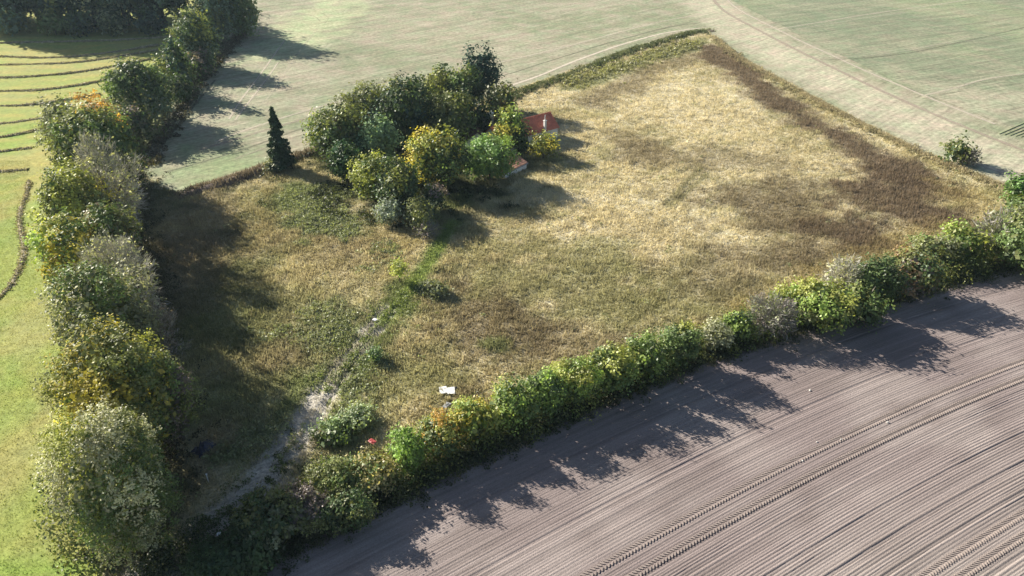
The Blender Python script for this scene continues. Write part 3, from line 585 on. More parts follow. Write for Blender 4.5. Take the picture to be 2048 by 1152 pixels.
T('broadleaf_tree', 'dark green tree directly below left of the pine', 'tree', 930, 183, 38, 9.5, [(OL, 1), (DG, 2), (MG, 1)], .0, group=g)
T('pine_tree', 'dark blue green pine standing highest at the back of the grove', 'pine tree', 963, 152, 31, 12, [(BL, 2), ((.05, .085, .06), 1.5)], .05, 'pine', group=g, lobes=20)
T('round_tree', 'round olive tree with a yellowish rim in the middle right of the grove', 'tree', 902, 236, 55, 9.5, [(OL, 2.2, TOP), (MG, 1.6), (OY, .7, TOP), (DG, 1)], .0, group=g)
T('broadleaf_tree', 'low dark bushy tree behind the farmhouse roof', 'tree', 1002, 206, 32, 7, [(DG, 2), (OL, 1.2, TOP)], .0, group=g)
T('broadleaf_tree', 'blackish evergreen left of the white chimney', 'tree', 962, 246, 22, 7.5, [((.018, .03, .016), 2), (DG, .6)], .0, group=g)
T('broadleaf_tree', 'bright green tree with a yellow top between farmhouse and chimney', 'tree', 1021, 256, 28, 7.2, [(LG, 2, TOP), (OY, 1.2, TOP), (MG, 1.5), (DG, 1, RIGHT)], .0, group=g)
T('willow_tree', 'pale blue green rounded willow at the left front of the grove', 'willow', 757, 280, 37, 8.5, [(WI, 3), (BG, 1)], .0, 'willow', group=g)
T('broadleaf_tree', 'glossy dark green tree at the lower left of the grove', 'tree', 688, 325, 34, 6.5, [((.035, .08, .035), 3), (DG, 1)], .0, group=g)
T('broadleaf_tree', 'small blue green bush beside the pale willow', 'shrub', 722, 300, 20, 5.5, [((.06, .11, .065), 2)], .0, group=g)
T('broadleaf_tree', 'light yellow green tree at the front left of the grove', 'tree', 743, 356, 41, 7.5, [(OY, 2, LEFT), (OL, 1.5), (MG, 1.2)], .0, group=g)
T('broadleaf_tree', 'dark green tree with yellow tips at the very front of the grove', 'tree', 795, 370, 48, 8, [(DG, 2.4), (OL, 1, TOP), (OY, .6, TOP)], .0, group=g)
T('maple_tree', 'yellow green tree with bright orange gold leaves on its left side', 'tree', 880, 316, 57, 9.5, [(YE, 1.6, LEFT + .6 * TOP), (OY, 1.8, TOP), (MG, 1.4), (DG, 1.5, RIGHT)], .0, group=g)
T('broadleaf_tree', 'dark bush standing in for the shaded lower side of the bright green tree at the farmhouse corner', 'shrub', 1038, 277, 19, 4.6, [(DG, 2), (MG, .7)], .0, group=g)  # added bush, its dark leaves replace the neighbouring tree's shaded lower side
T('willow_tree', 'soft bright green willow in front of the farmhouse', 'willow', 980, 316, 50, 7.5, [((.115, .18, .065), 3), (LG, .8, TOP), (MG, 1)], .0, 'willow', group=g)
T('broadleaf_tree', 'small yellow bush between the bright green tree and the willow', 'shrub', 1001, 279, 17, 6, [(OY, 1.5), (YE, .8)], .1, group=g)
T('broadleaf_tree', 'airy yellow tree in front of the red roof', 'tree', 1087, 291, 27, 4.5, [(YE, 1.2, TOP), (OY, 1.5), (OL, 1)], .05, group=g, dens=.62)
g = 'bushes at the front foot of the grove'
T('bush', 'grey green bush at the front foot of the grove', 'shrub', 840, 425, 33, 4.5, [(GG, 2), (OL, .8), (BG, 1)], .0, group=g)
T('bush', 'silvery blue bush at the left front foot of the grove', 'shrub', 779, 425, 25, 4, [((.20, .23, .19), 2), (BG, 1)], .0, group=g)
T('bush', 'dark purplish bush below the yellow orange tree', 'shrub', 868, 395, 22, 4, [(PU, 1.2), (DG, 1.5)], .0, group=g)
T('twiggy_shrub', 'low brown twiggy bush beside the bright green path', 'shrub', 850, 458, 22, 2.4, [(PU, 1.2), (GG, 1)], .0, 'twiggy', group=g, dens=.6)
T('spruce_tree', 'narrow dark conifer standing alone on the field bank left of the grove', 'conifer', 563, 282, 25, 10.2, [((.055, .095, .055), 1)], 0, 'spire', pos=tuple(at(566, 338)[:2]), r=1.9, dens=1.2)
T('bush', 'small grey green bush at the foot of the lone conifer', 'shrub', 545, 332, 12, 1.8, [(GG, 2), (OL, 1)], .0)
T('young_tree', 'small lemon yellow tree alone beside the green path', 'tree', 797, 536, 15, 3.6, [((.30, .32, .115), 2), ((.22, .27, .09), 1)], .25, dens=.8)
T('bush', 'dark grey green weed bush where the lemon tree shadow ends', 'shrub', 872, 578, 22, 1.4, [(GG, 2), (OL, 1)], .0, dens=.7)
T('bush', 'lone dark olive bush on the grass edge of the upper right headland', 'shrub', 1914, 304, 17, 3.7, [(OL, 1.5), (DG, 1.6)], .0)
T('twiggy_shrub', 'bare twiggy shrub leaning off the lone dark olive bush', 'shrub', 1940, 315, 12, 2.2, [(GG, 1), (PU, 1)], .0, 'twiggy', dens=.4)
T('bush', 'vivid green bush cut by the right edge, upper one of two', 'shrub', 2045, 375, 26, 4.5, [((.09, .17, .04), 2), (MG, 1)], .0)
T('bush', 'darker green bush cut by the right edge, just below the vivid one', 'shrub', 2048, 422, 24, 3.5, [(MG, 2), (DG, 1), (OY, .4)], .0)

# hedge between meadow and tilled field, from the right edge down to the lower left
HG = 'shrubs of the hedge along the tilled field'
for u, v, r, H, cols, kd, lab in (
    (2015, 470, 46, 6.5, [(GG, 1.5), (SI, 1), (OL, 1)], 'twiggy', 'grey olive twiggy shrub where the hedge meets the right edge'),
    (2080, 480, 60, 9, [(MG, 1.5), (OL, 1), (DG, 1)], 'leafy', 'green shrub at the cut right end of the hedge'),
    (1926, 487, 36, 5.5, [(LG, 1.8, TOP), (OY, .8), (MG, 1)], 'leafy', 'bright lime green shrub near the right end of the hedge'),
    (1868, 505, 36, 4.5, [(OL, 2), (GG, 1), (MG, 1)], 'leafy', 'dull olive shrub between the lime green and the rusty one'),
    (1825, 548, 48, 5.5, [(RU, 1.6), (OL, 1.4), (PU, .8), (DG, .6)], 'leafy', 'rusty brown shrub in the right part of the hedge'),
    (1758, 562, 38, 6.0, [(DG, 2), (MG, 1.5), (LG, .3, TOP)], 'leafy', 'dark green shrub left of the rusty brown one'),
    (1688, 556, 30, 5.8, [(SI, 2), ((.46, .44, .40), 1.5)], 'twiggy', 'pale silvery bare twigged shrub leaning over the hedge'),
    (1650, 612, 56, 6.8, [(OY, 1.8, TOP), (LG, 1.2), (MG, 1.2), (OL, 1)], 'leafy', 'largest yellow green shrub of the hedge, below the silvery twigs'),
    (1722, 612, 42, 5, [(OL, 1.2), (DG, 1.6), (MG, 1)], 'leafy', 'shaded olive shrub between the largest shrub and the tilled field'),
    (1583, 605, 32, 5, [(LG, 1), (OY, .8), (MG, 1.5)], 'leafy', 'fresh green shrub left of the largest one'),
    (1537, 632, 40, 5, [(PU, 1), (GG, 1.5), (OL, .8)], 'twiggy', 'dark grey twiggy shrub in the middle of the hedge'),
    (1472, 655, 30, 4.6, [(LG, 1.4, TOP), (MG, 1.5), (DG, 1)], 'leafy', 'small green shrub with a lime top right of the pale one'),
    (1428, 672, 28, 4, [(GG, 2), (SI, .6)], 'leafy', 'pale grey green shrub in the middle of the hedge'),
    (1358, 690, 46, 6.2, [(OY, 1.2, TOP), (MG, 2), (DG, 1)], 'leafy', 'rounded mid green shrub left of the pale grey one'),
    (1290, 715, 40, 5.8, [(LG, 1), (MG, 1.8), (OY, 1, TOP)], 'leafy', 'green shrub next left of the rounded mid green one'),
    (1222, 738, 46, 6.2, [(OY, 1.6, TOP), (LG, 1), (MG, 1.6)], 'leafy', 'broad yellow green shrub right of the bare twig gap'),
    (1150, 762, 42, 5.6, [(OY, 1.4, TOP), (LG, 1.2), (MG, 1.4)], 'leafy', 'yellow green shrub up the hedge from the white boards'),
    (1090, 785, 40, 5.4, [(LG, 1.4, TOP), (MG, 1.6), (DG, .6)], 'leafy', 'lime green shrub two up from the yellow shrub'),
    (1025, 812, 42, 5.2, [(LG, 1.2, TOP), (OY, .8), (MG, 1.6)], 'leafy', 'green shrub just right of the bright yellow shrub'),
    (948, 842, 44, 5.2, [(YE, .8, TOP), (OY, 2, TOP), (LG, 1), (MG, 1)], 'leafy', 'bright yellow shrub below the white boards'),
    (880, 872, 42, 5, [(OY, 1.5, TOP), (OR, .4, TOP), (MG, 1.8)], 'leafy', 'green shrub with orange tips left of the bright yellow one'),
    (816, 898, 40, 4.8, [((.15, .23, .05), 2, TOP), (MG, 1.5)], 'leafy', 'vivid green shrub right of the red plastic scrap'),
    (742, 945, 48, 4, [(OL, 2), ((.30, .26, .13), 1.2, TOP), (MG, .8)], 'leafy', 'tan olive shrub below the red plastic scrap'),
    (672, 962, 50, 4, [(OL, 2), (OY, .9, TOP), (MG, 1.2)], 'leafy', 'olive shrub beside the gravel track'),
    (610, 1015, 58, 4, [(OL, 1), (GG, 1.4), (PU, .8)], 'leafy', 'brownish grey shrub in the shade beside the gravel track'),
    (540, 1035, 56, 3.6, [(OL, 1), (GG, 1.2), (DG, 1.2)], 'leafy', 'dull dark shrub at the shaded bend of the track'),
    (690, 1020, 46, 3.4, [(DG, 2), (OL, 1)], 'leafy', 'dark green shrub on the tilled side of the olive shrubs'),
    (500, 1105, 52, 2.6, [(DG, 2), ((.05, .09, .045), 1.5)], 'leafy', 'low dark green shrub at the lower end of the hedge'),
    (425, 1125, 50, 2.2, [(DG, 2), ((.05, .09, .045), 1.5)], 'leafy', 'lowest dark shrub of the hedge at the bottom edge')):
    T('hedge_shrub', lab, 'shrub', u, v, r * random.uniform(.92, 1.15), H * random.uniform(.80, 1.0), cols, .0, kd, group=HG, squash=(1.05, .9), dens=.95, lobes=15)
for u, v, r, H, cols, lab in ((668, 865, 40, 1.6, [(MG, 1), ((.13, .17, .09), 2), (GG, 1)], 'dark green bramble mound on the right bank of the track'), (748, 708, 10, 1.5, [((.11, .16, .08), 2)], 'small dark green bush at the top of the nettle strip'), (715, 835, 38, 1.8, [((.18, .22, .13), 2), (GG, 1)], 'blue green bramble mound between track and meadow')):
    T('bramble_mound', lab, 'shrub', u, v, r, H, cols, .0, group='bramble mounds beside the track', dens=.9)

# undergrowth along the foot of the rows, banks of rough grass
def along(pts, n, wd, shift=0.0):
    P = path(pts, .5); k = rng.integers(0, len(P), n); t, nn = normals2(P)
    return P[k] + nn[k] * (rng.normal(size=n) * wd + shift)[:, None] + rng.normal(size=(n, 2)) * .3
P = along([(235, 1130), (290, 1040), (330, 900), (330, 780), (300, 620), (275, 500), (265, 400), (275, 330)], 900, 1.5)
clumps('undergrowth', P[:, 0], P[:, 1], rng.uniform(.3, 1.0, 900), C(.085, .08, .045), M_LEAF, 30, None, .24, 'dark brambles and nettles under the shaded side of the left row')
P = along([(225, 1110), (200, 1000), (205, 850), (205, 700), (175, 560), (180, 460), (185, 360), (200, 300)], 170, 1.1); cc = np.array([OL, OY, GG, MG, DG])[rng.integers(0, 5, 170)] * 1.3
clumps('undergrowth', P[:, 0], P[:, 1], rng.uniform(1.6, 3.7, 170), cc, M_LEAF, 430, None, .25, 'mixed bushes and saplings filling the gaps of the left row', hfac=1.5)
P = along([(270, 300), (310, 230), (350, 175), (385, 110), (430, 55), (470, 20)], 70, 1.0); cc = np.array([OL, GG, MG, DG])[rng.integers(0, 4, 70)] * 1.3
clumps('undergrowth', P[:, 0], P[:, 1], rng.uniform(2.6, 5.2, 70), cc, M_LEAF, 330, None, .5, 'mixed bushes added to fill the upper end of the left row and its shadow', hfac=1.6)  # bushes added and enlarged to join the separate tree shadows
P = along([(300, 330), (350, 240), (400, 170), (450, 105), (490, 60)], 420, .9)
clumps('undergrowth', P[:, 0], P[:, 1], rng.uniform(.4, 1.1, 420), C(.10, .09, .06), M_LEAF, 24, None, .4, 'dull undergrowth along the crop side of the upper left row')
HL = [(420, 1190), (520, 1148), (700, 1058), (960, 928), (1240, 796), (1500, 698), (1740, 618), (2048, 536), (2200, 500)]
P = along(HL, 1500, .75, 1.0)
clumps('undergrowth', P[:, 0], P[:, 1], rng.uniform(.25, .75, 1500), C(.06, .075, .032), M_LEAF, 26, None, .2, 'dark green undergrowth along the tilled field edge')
P = along(HL, 520, 1.0, 2.5); P = P[(P[:, 1] > 36)]; cc = np.array([OL, OY, LG, MG, OY])[rng.integers(0, 5, len(P))] * 1.3
clumps('undergrowth', P[:, 0], P[:, 1], rng.uniform(.8, 2.0, len(P)), cc, M_LEAF, 170, None, .20, 'tangled brambles and saplings between the shrubs of the hedge', hfac=1.5)
P = along([(300, 1140), (380, 1120), (450, 1090), (530, 1050), (600, 1000), (660, 960)], 110, 1.0); cc = np.array([OL, GG, DG, MG])[rng.integers(0, 4, 110)]
clumps('undergrowth', P[:, 0], P[:, 1], rng.uniform(.6, 1.5, 110), cc, M_LEAF, 150, None, .2, 'dark tangled scrub in the near left corner', hfac=1.2)
P = along(HL, 900, .9, 4.2); P = P[(P[:, 1] > 36)]
clumps('undergrowth', P[:, 0], P[:, 1], rng.uniform(.25, .7, len(P)), C(.22, .20, .075), M_LEAF, 24, None, .22, 'rank yellowish grass and weeds on the meadow side of the hedge')
P = in_meadow(150000); s_ = blob(P[:, 0], P[:, 1], 800, 300, 180, 100, seed=58) > .5; P = P[s_][:900]
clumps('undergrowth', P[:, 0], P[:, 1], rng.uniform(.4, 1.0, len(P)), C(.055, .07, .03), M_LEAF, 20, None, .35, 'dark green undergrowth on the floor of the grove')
P = in_meadow(200000); wv = np.maximum.reduce([blob(P[:, 0], P[:, 1], *a, seed=s, ns=3) for a, s in (((625, 415, 75, 38), 25), ((650, 460, 60, 22), 26), ((620, 660, 70, 45), 28), ((700, 800, 50, 90), 36), ((530, 880, 70, 60), 34), ((760, 510, 35, 25), 150), ((860, 585, 30, 22), 151))])
P = P[wv + rng.normal(size=len(P)) * .2 > .6][:2200]
clumps('nettles', P[:, 0], P[:, 1], rng.uniform(.25, .6, len(P)), C(.31, .34, .20), M_LEAF, 16, meadow_z, .24, 'grey green nettle patches in the left part of the meadow')
P = in_meadow(260000); wv = np.maximum(blob(P[:, 0], P[:, 1], 1800, 400, 120, 56, seed=50), np.maximum(blob(P[:, 0], P[:, 1], 1680, 470, 115, 38, seed=51), band(P[:, 0], P[:, 1], [(1420, 100), (1490, 150), (1560, 205), (1640, 255), (1720, 300), (1800, 340), (1860, 375)], 4.0, seed=49, ns=6)))
P = P[wv + rng.normal(size=len(P)) * .35 > .8][:5000]
o = tufts('dock_stems', P[:, 0], P[:, 1], meadow_z, lambda x, y: np.tile(C(.215, .16, .115), (len(x), 1)) * .55 + .45 * meadow_tint(x, y), .6, 5, .12, M_GRASS, .35)
tag(o, 'dark brown withered dock stems along the right side of the meadow', 'weeds', kind='stuff')
P = along(TRACK_GREEN, 1500, .5); o = tufts('green_grass', P[:, 0], P[:, 1], meadow_z, lambda x, y: np.tile(C(.29, .36, .12), (len(x), 1)), .2, 4, .12, M_GRASS); tag(o, 'bright green grass of the mown path to the grove', 'grass', kind='stuff')
P = along(TRACK_RUT[4:], 650, 1.1); P = P[fbm(P[:, 0], P[:, 1], 1.6, 70, 3) > .47]; clumps('trackside_weeds', P[:, 0], P[:, 1], .3, C(.12, .16, .05), M_LEAF, 14, meadow_z, .16, 'low weeds growing over the gravel track')

P = along([(815, 590), (770, 635), (735, 675), (690, 730), (655, 780)], 420, 1.5, 0); dq = near_line(P[:, 0], P[:, 1], path(TRACK_RUT, 1.5)); P = P[np.abs(dq - .8) > .35]
clumps('trackside_weeds', P[:, 0], P[:, 1], rng.uniform(.22, .5, len(P)), C(.25, .30, .12), M_LEAF, 18, meadow_z, .18, 'rough light green weeds beside the twin ruts')
M_BANK = plain_mat('bank_earth', (.17, .125, .10), .95, .4, 1.5, .1)
def bank(name, pts, hgt, wd, tint, label):
    P = path(pts, .8); t, nn = normals2(P); off = np.array([-1, -.6, -.25, .1, .5, 1.0]); prof_ = np.array([-.1, .55, 1, .9, .4, -.1])
    V = P[:, None, :] + nn[:, None, :] * off[None, :, None] * wd; x, y = V[..., 0].ravel(), V[..., 1].ravel()
    z = np.tile(prof_, len(P)) * hgt * (.6 + .8 * fbm(x, y, 2.5, 160)) + .02
    k_ = np.arange(len(P)); z *= np.repeat(np.clip(np.minimum(k_, len(P) - 1 - k_) / 9.0, .02, 1), 6)
    I = np.arange(len(x)).reshape(len(P), 6); F = np.stack([I[:-1, :-1], I[1:, :-1], I[1:, 1:], I[:-1, 1:]], -1).reshape(-1, 4)
    tag(link(name, mesh_np(name, np.column_stack([x, y, z]), F[:, ::-1]), M_BANK), kind='structure')
    n = len(P) * 22; Q = along(pts, n, wd * .42); Q = Q[rng.random(n) < np.clip(np.minimum(np.hypot(*(Q - P[0]).T), np.hypot(*(Q - P[-1]).T)) / 7.0, 0, 1)]; Q = Q[fbm(Q[:, 0], Q[:, 1], 2.5, 190) > .36]
    o = tufts('bank_grass', Q[:, 0], Q[:, 1], lambda a, b: np.maximum(0, 1 - (near_line(a, b, P) / wd) ** 2) * hgt * .8, lambda a, b: np.tile(C(*tint), (len(a), 1)), .5, 6, .16, M_GRASS, .6, .5)
    tag(o, label, 'grass', kind='stuff')
bank('field_bank', [(352, 392), (420, 374), (480, 358), (540, 335), (590, 318), (640, 298)], .7, 1.4, (.20, .165, .12), 'grey brown rough grass on the field bank by the lone conifer')
bank('field_bank', [(1008, 196), (1080, 172), (1150, 147), (1250, 107), (1330, 82), (1385, 66), (1425, 60)], .28, 1.6, (.19, .21, .11), 'dark green rough grass on the bank at the top of the meadow')
bank('field_bank', [(1425, 72), (1480, 118), (1570, 168), (1700, 238), (1850, 310), (1990, 368), (2060, 392)], .05, .5, (.44, .38, .25), 'pale dry grass along the headland edge of the meadow')

P = along([(1008, 198), (1080, 174), (1150, 149), (1250, 109), (1330, 84), (1385, 68), (1412, 66)], 420, .7)
clumps('undergrowth', P[:, 0], P[:, 1], rng.uniform(.3, 1.0, 420), C(.11, .135, .065), M_LEAF, 26, None, .42, 'dark green brambles on the bank at the top of the meadow')
P = along([(1120, 170), (1200, 145), (1290, 118), (1390, 85)], 500, 2.2)
clumps('rank_grass', P[:, 0], P[:, 1], rng.uniform(.3, .8, 500), C(.35, .345, .19), M_LEAF, 22, meadow_z, .42, 'yellow green rank grass below the bank at the top of the meadow')
P = along([(1430, 80), (1480, 122), (1570, 172), (1700, 242), (1850, 314), (1990, 372)], 520, .8)
clumps('rank_grass', P[:, 0], P[:, 1], rng.uniform(.2, .55, 520), C(.40, .36, .22), M_GRASS, 18, meadow_z, .35, 'pale tussocks along the headland edge')

# cut hay lying in swaths on the pasture
HY = 'hay swaths on the left pasture'
def swath(pts, wd, hgt, label):
    P = path(pts, .35); P = P[np.abs(P[:, 0]) < 260]; n = len(P) * 14; k = rng.integers(0, len(P), n); t, nn = normals2(P)
    lump = .30 + .85 * fbm(P[:, 0], P[:, 1], 2.2, 170, 3) ** 1.0
    o_ = rng.normal(size=n) * .42; xy = P[k] + nn[k] * (o_ * wd * lump[k])[:, None]; d = np.abs(o_)
    z = np.maximum(.02, (1 - d * 1.1)) * hgt * .8 * lump[k] * rng.uniform(.3, 1.05, n) + .05
    D = unit(rdir(n) * np.array([1, 1, .35])); B = unit(np.cross(D, rdir(n))); dist = np.hypot(xy[:, 0], xy[:, 1]).mean()
    L = max(.35, dist * .0030); V, F = quads(np.column_stack([xy, z]), D, B, L, L * .45)
    c = C(.54, .485, .36)[None] * rng.uniform(.55, 1.35, (n, 1))
    o = link('hay_swath', mesh_np('hay_swath', V, F, fcol=c), M_HAY)
    core = P[:, None, :] + nn[:, None, :] * (np.array([-.45, -.2, .2, .45])[None, :, None] * wd * lump[:, None, None]); zz = (np.array([0, .55, .55, 0])[None] * hgt * lump[:, None] + .03)
    I = np.arange(len(P) * 4).reshape(-1, 4); F2 = np.stack([I[:-1, :-1], I[1:, :-1], I[1:, 1:], I[:-1, 1:]], -1).reshape(-1, 4)
    link('hay_core', mesh_np('hay_core', np.column_stack([core.reshape(-1, 2), zz.ravel()]), F2, fcol=np.tile(C(.44, .39, .28), (len(F2), 1))), M_HAY, o)
    return tag(o, label, 'hay swath', HY)
for pts, wd, hg, lab in (
    ([(-60, 88), (60, 85), (200, 82), (280, 78), (345, 74)], 1.0, .4, 'hay swath lying in the woodland shade'),
    ([(-60, 112), (20, 114), (90, 116), (150, 113), (230, 104), (300, 93), (345, 85)], 1.0, .4, 'hay swath on the edge of the woodland shadow'),
    ([(-60, 131), (30, 130), (100, 128), (180, 122), (250, 111), (340, 96)], 1.0, .4, 'dark thin hay swath, first below the woodland shadow'),
    ([(-60, 157), (30, 155), (100, 150), (180, 141), (250, 128), (300, 118)], 1.0, .4, 'dark hay swath, second below the woodland shadow'),
    ([(-60, 184), (20, 182), (80, 180), (150, 171), (210, 160), (250, 153)], 1.1, .4, 'grey hay swath, third below the woodland shadow'),
    ([(-60, 214), (20, 212), (80, 207), (140, 198), (200, 188)], 1.1, .4, 'grey hay swath ending beside the large rounded tree'),
    ([(-60, 252), (10, 247), (60, 240), (120, 229), (180, 216)], 1.1, .35, 'pale hay swath ending left of the large rounded tree'),
    ([(-60, 280), (0, 274), (40, 267), (80, 258)], 1.0, .28, 'faint hay swath running to the grey green tree'),
    ([(-60, 308), (0, 303), (30, 299), (62, 296)], .9, .28, 'faint pale hay swath under the bright green strip'),
    ([(-60, 345), (0, 343), (25, 341), (55, 339)], .8, .25, 'thin faint hay swath, lowest of the straight ones'),
    ([(58, 362), (52, 395), (42, 420), (40, 450), (46, 480), (47, 510), (38, 540), (22, 570), (2, 592), (-40, 630)], .8, .36, 'thick curving hay swath beside the yellow green trees')):
    swath(pts, wd, hg, lab)
P = in_meadow(1)
pp = np.array([at(*q)[:2] for q in [(-30, 1180), (180, 1140), (90, 950), (110, 650), (50, 430), (60, 320), (-30, 320)]])
Q = pp.min(0) + rng.random((90000, 2)) * (pp.max(0) - pp.min(0)); Q = Q[inside(Q, pp)][:45000]
o = tufts('short_grass', Q[:, 0], Q[:, 1], lambda x, y: (fbm(x, y, 18, 120) - .5) * .5 - .04, pasture_tint, .10, 3, .07, M_GRASS, .8, .18); tag(o, 'short mown grass of the near pasture', 'grass', kind='stuff')

# ------------------------------------------------------------------ thin morning air over the fields
hz = MB(); hz.box((0, 2000, 20.5), (5400, 5200, 53)); m_h, n_h, o_h = newmat('air'); pv = N(n_h, 'ShaderNodeVolumePrincipled'); pv.inputs['Density'].default_value = .00012; pv.inputs['Color'].default_value = (.62, .82, 1, 1); pv.inputs['Anisotropy'].default_value = .2
n_h.links.new(pv.outputs[0], o_h.inputs['Volume']); tag(hz.build('haze', m_h), 'thin pale haze over the far fields', kind='stuff')

# ------------------------------------------------------------------ farmhouse, shed, scattered things
M_WALL = plain_mat('whitewash', (.74, .73, .71), .9, .07, 1.2); M_TILE = plain_mat('red_pantile', (.68, .235, .15), .8, .2, 1.6); M_TILE2 = plain_mat('salmon_pantile', (.50, .27, .19), .85, .25, 1.6)
M_MOSS = plain_mat('mossy_pantile', (.12, .075, .05), .9, .3, 1.6); M_GLASS = plain_mat('window_glass', (.03, .035, .04), .15, .1); M_WOOD = plain_mat('grey_board', (.36, .38, .42), .8, .15); M_DARK = plain_mat('dark_door', (.06, .07, .07), .7, .2); M_POT = plain_mat('chimney_pot', (.66, .64, .62), .8, .08)
def roof_panel(name, a, b, c, d, mat, parent, pitch=.28, amp=.045):
    """pantiled slope a-b along the ridge, d-c along the eaves; rolls run down the slope, courses step"""
    a, b, c, d = map(Vector, (a, b, c, d)); n = max(4, int((b - a).length / pitch)) * 4; m = max(3, int((d - a).length / .36)) * 2; nrm = (b - a).cross(d - a).normalized()
    if nrm.z < 0: nrm = -nrm
    V, F = [], []
    for j in range(m + 1):
        t = j / m
        for i in range(n + 1):
            s = i / n; p = a.lerp(b, s).lerp(d.lerp(c, s), t); V.append(p + nrm * (amp * math.sin(i * math.pi / 2) + (.03 if j % 2 else 0.0)))
    for j in range(m):
        for i in range(n): q = j * (n + 1) + i; F.append((q, q + 1, q + n + 2, q + n + 1))
    mb = MB(); mb.add(V, F); th = -nrm * .10; mb.add([a + th, b + th, c + th, d + th], [(0, 1, 2, 3)])
    return mb.build(name, mat, parent)
def cottage(name, label, origin, rz, Ln, Wd, eave, ridge, mt, over=.25, windows=(), doors=()):
    """ridge runs along local +X from the origin end"""
    r = empty(name, origin, rz); tag(r, label, 'house')
    w_ = MB(); hw = Wd / 2
    V = [(0, -hw, -.3), (Ln, -hw, -.3), (Ln, hw, -.3), (0, hw, -.3), (0, -hw, eave), (Ln, -hw, eave), (Ln, hw, eave), (0, hw, eave), (0, 0, ridge - .06), (Ln, 0, ridge - .06)]
    w_.add(V, [(0, 1, 5, 4), (2, 3, 7, 6), (1, 2, 6, 9, 5), (3, 0, 4, 8, 7)]); w_.build('wall', M_WALL, r)
    sl_ = (ridge - eave) / hw; ey = hw + over; ez = eave - sl_ * over + .08; rzz = ridge + .08
    for s in (-1, 1): roof_panel('roof', (-over, 0, rzz), (Ln + over, 0, rzz), (Ln + over, s * ey, ez), (-over, s * ey, ez), mt, r)
    k = MB(); k.tube([(-over, 0, rzz + .03), (Ln + over, 0, rzz + .03)], [.11, .11], 8); k.build('ridge_tile', mt, r)
    for s in (-1, 1):
        e = MB(); e.box((Ln / 2, s * (hw + .05), eave - .06), (Ln + .1, .10, .14)); e.build('eaves_board', M_WOOD, r)
        for x in windows:
            f = MB(); f.box((x, s * (hw + .03), 1.25), (1.0, .08, 1.0)); fo = f.build('window', M_WOOD, r)
            q = MB()
            for dx in (-.23, .23): q.box((x + dx, s * (hw + .065), 1.25), (.38, .03, .84))
            q.build('pane', M_GLASS, fo)
        for x in doors:
            f = MB(); f.box((x, s * (hw + .03), .95), (1.0, .08, 1.95)); do = f.build('door', M_DARK, r); h_ = MB(); h_.box((x + .38, s * (hw + .10), 1.0), (.12, .06, .05)); h_.build('handle', M_POT, do)
    return r
def chimney(parent, x, y, z0, z1, sz=.55, thin=False):
    c = MB(); c.box((x, y, (z0 + z1) / 2), (sz, sz, z1 - z0)); c.box((x, y, z1 - .08), (sz + .14, sz + .14, .12)); o = c.build('chimney', M_WALL, parent)
    p = MB(); p.tube([(x, y, z1), (x, y, z1 + (.9 if thin else .4))], [.11, .08], 8); p.build('chimney_pot', M_POT, o); return o
far = at(1099, 225.5, 4.2); near = at(1054, 237, 4.2); dv = (near - far); rz = math.atan2(dv.y, dv.x)
hs = cottage('farmhouse', 'white farmhouse with a red tiled roof at the right end of the grove', (far.x, far.y, 0), rz, 12.6, 4.8, 2.35, 4.2, M_TILE, windows=(2.2, 4.6, 9.8), doors=(7.2,))
inv = Matrix.Rotation(-rz, 3, 'Z'); q = inv @ (at(1090, 247, 3.6) - Vector((far.x, far.y, 0))); sgn = 1 if q.y > 0 else -1
chimney(hs, q.x, q.y, 2.4, 4.2, .38, True)
p2 = at(983, 238, 4.6)
c2 = cottage('cottage', 'second white house hidden among the trees, only its chimney showing', (p2.x - 3.0, p2.y + 1.8, 0), rz + 1.05, 6.0, 4.0, 2.2, 3.8, M_MOSS)
cl = Matrix.Rotation(-(rz + 1.05), 3, 'Z') @ (p2 - Vector((p2.x - 3.0, p2.y + 1.8, 0))); chimney(c2, cl.x, cl.y, 2.0, 5.7, .6)
# low lean-to shed, its eaves towards the meadow
e0, e1 = at(1054, 325, 1.15), at(1016, 343, 1.15); d_ = e1 - e0; sd = empty('shed', (e0.x, e0.y, 0), math.atan2(d_.y, d_.x)); tag(sd, 'low shed with a faded salmon tiled roof in front of the farmhouse gable', 'shed'); Ls = d_.length + .8
mb = MB(); mb.box((Ls / 2, -1.1, .35), (Ls - .2, 2.2, 1.6)); mb.build('wall', M_WALL, sd)
roof_panel('roof', (-.1, -2.4, 2.0), (Ls + .1, -2.4, 2.0), (Ls + .1, .2, 1.17), (-.1, .2, 1.17), M_TILE2, sd)
mb = MB(); mb.box((Ls / 2, .17, 1.03), (Ls + .2, .06, .2)); mb.build('eaves_board', M_WOOD, sd)

M_WHITE = plain_mat('white_sheet', (.82, .83, .85), .6, .03); M_GREY = plain_mat('grey_scrap', (.42, .43, .44), .8, .4, 5.0); M_RED = plain_mat('red_plastic', (.40, .06, .06), .5, .15); M_BLUE = plain_mat('blue_black_sheet', (.03, .035, .07), .45, .5, 3.0)
def board(u, v, rz, lab, w_=.72, h_=.95):
    p = at(u, v, .2); r = empty('white_board', p, rz); tag(r, lab, 'board', 'white boards lying in the meadow')
    m = MB(); m.box((0, 0, 0), (w_, h_, .05), 0, (random.uniform(-.06, .06), random.uniform(-.05, .05))); m.build('panel', M_WHITE, r)
    m = MB()
    for s in (-1, 1): m.box((s * w_ * .35, 0, -.09), (.06, h_ * .9, .10))
    m.build('batten', M_GREY, r)
board(886.5, 780, .22, 'left one of two white boards lying flat in the meadow'); board(902, 781, .14, 'right one of two white boards lying flat in the meadow')
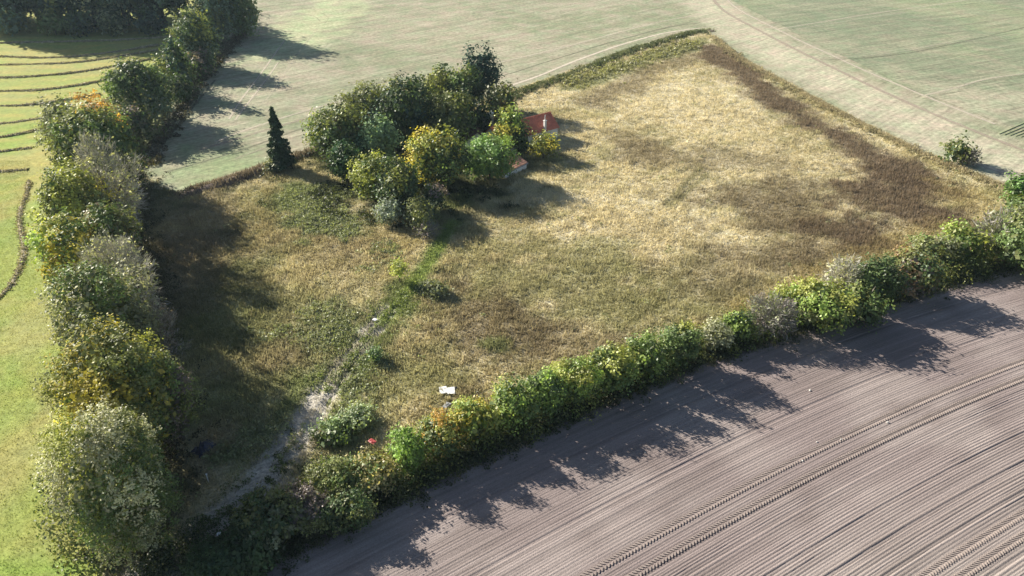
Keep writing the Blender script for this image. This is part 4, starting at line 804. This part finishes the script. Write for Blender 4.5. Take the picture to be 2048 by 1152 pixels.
def crumple(name, lab, cat, u, v, r, mat, n=9, zs=.35, asp=1.0, z=.1):
    X, Y = np.meshgrid(np.linspace(-1, 1, n), np.linspace(-1, 1, n), indexing='ij'); x, y = X.ravel() * r * asp, Y.ravel() * r
    Vv = np.column_stack([x + rng.normal(size=n * n) * r * .06, y + rng.normal(size=n * n) * r * .06, z + np.abs(rng.normal(size=n * n)) * r * zs * (1.15 - np.maximum(abs(X), abs(Y)).ravel())])
    I = np.arange(n * n).reshape(n, n); F = np.stack([I[:-1, :-1], I[1:, :-1], I[1:, 1:], I[:-1, 1:]], -1).reshape(-1, 4)
    o = link(name, mesh_np(name, Vv, F), mat); o.location = at(u, v); o.rotation_euler.z = random.random() * 3
    return tag(o, lab, cat)
crumple('plastic_scrap', 'dark torn scrap beside the right white board', 'scrap', 912, 778, .28, M_BLUE, 7, .5, .6, .1)
crumple('plastic_scrap', 'grey crumpled scrap in the grass below the white boards', 'scrap', 893, 812, .28, M_GREY, 8, .5, 1.5, .1)
crumple('plastic_scrap', 'red plastic scrap caught in the shrubs beside the hedge', 'scrap', 747, 899, .22, M_RED, 7, .5, 1.5, 1.0)
crumple('plastic_scrap', 'tiny white scrap on the grass above the twin ruts', 'scrap', 750, 642, .2, M_WHITE, 6, .4, 1.2, .2)
crumple('tarpaulin', 'crumpled blue black tarpaulin in the shade under the left row', 'tarpaulin', 408, 900, .9, M_BLUE, 11, .5, .7, .15)
crumple('plastic_scrap', 'pale scrap lying in the dark undergrowth at the hedge end', 'scrap', 443, 1083, .16, M_WHITE, 6, .5, 1, .9)
crumple('plastic_scrap', 'pale torn scrap in the dark bottom of the hedge near the right end', 'scrap', 1905, 540, .5, M_GREY, 8, .4, 1.6, .7)
q = at(417, 965); m = MB(); m.tube([(0, 0, -.2), (.05, 0, 1.0)], [.05, .04], 7); m.box((.06, 0, 1.0), (.14, .12, .05)); o = m.build('fence_post', M_WHITE); o.location = q; tag(o, 'short white post standing in the shade beside the track', 'post')
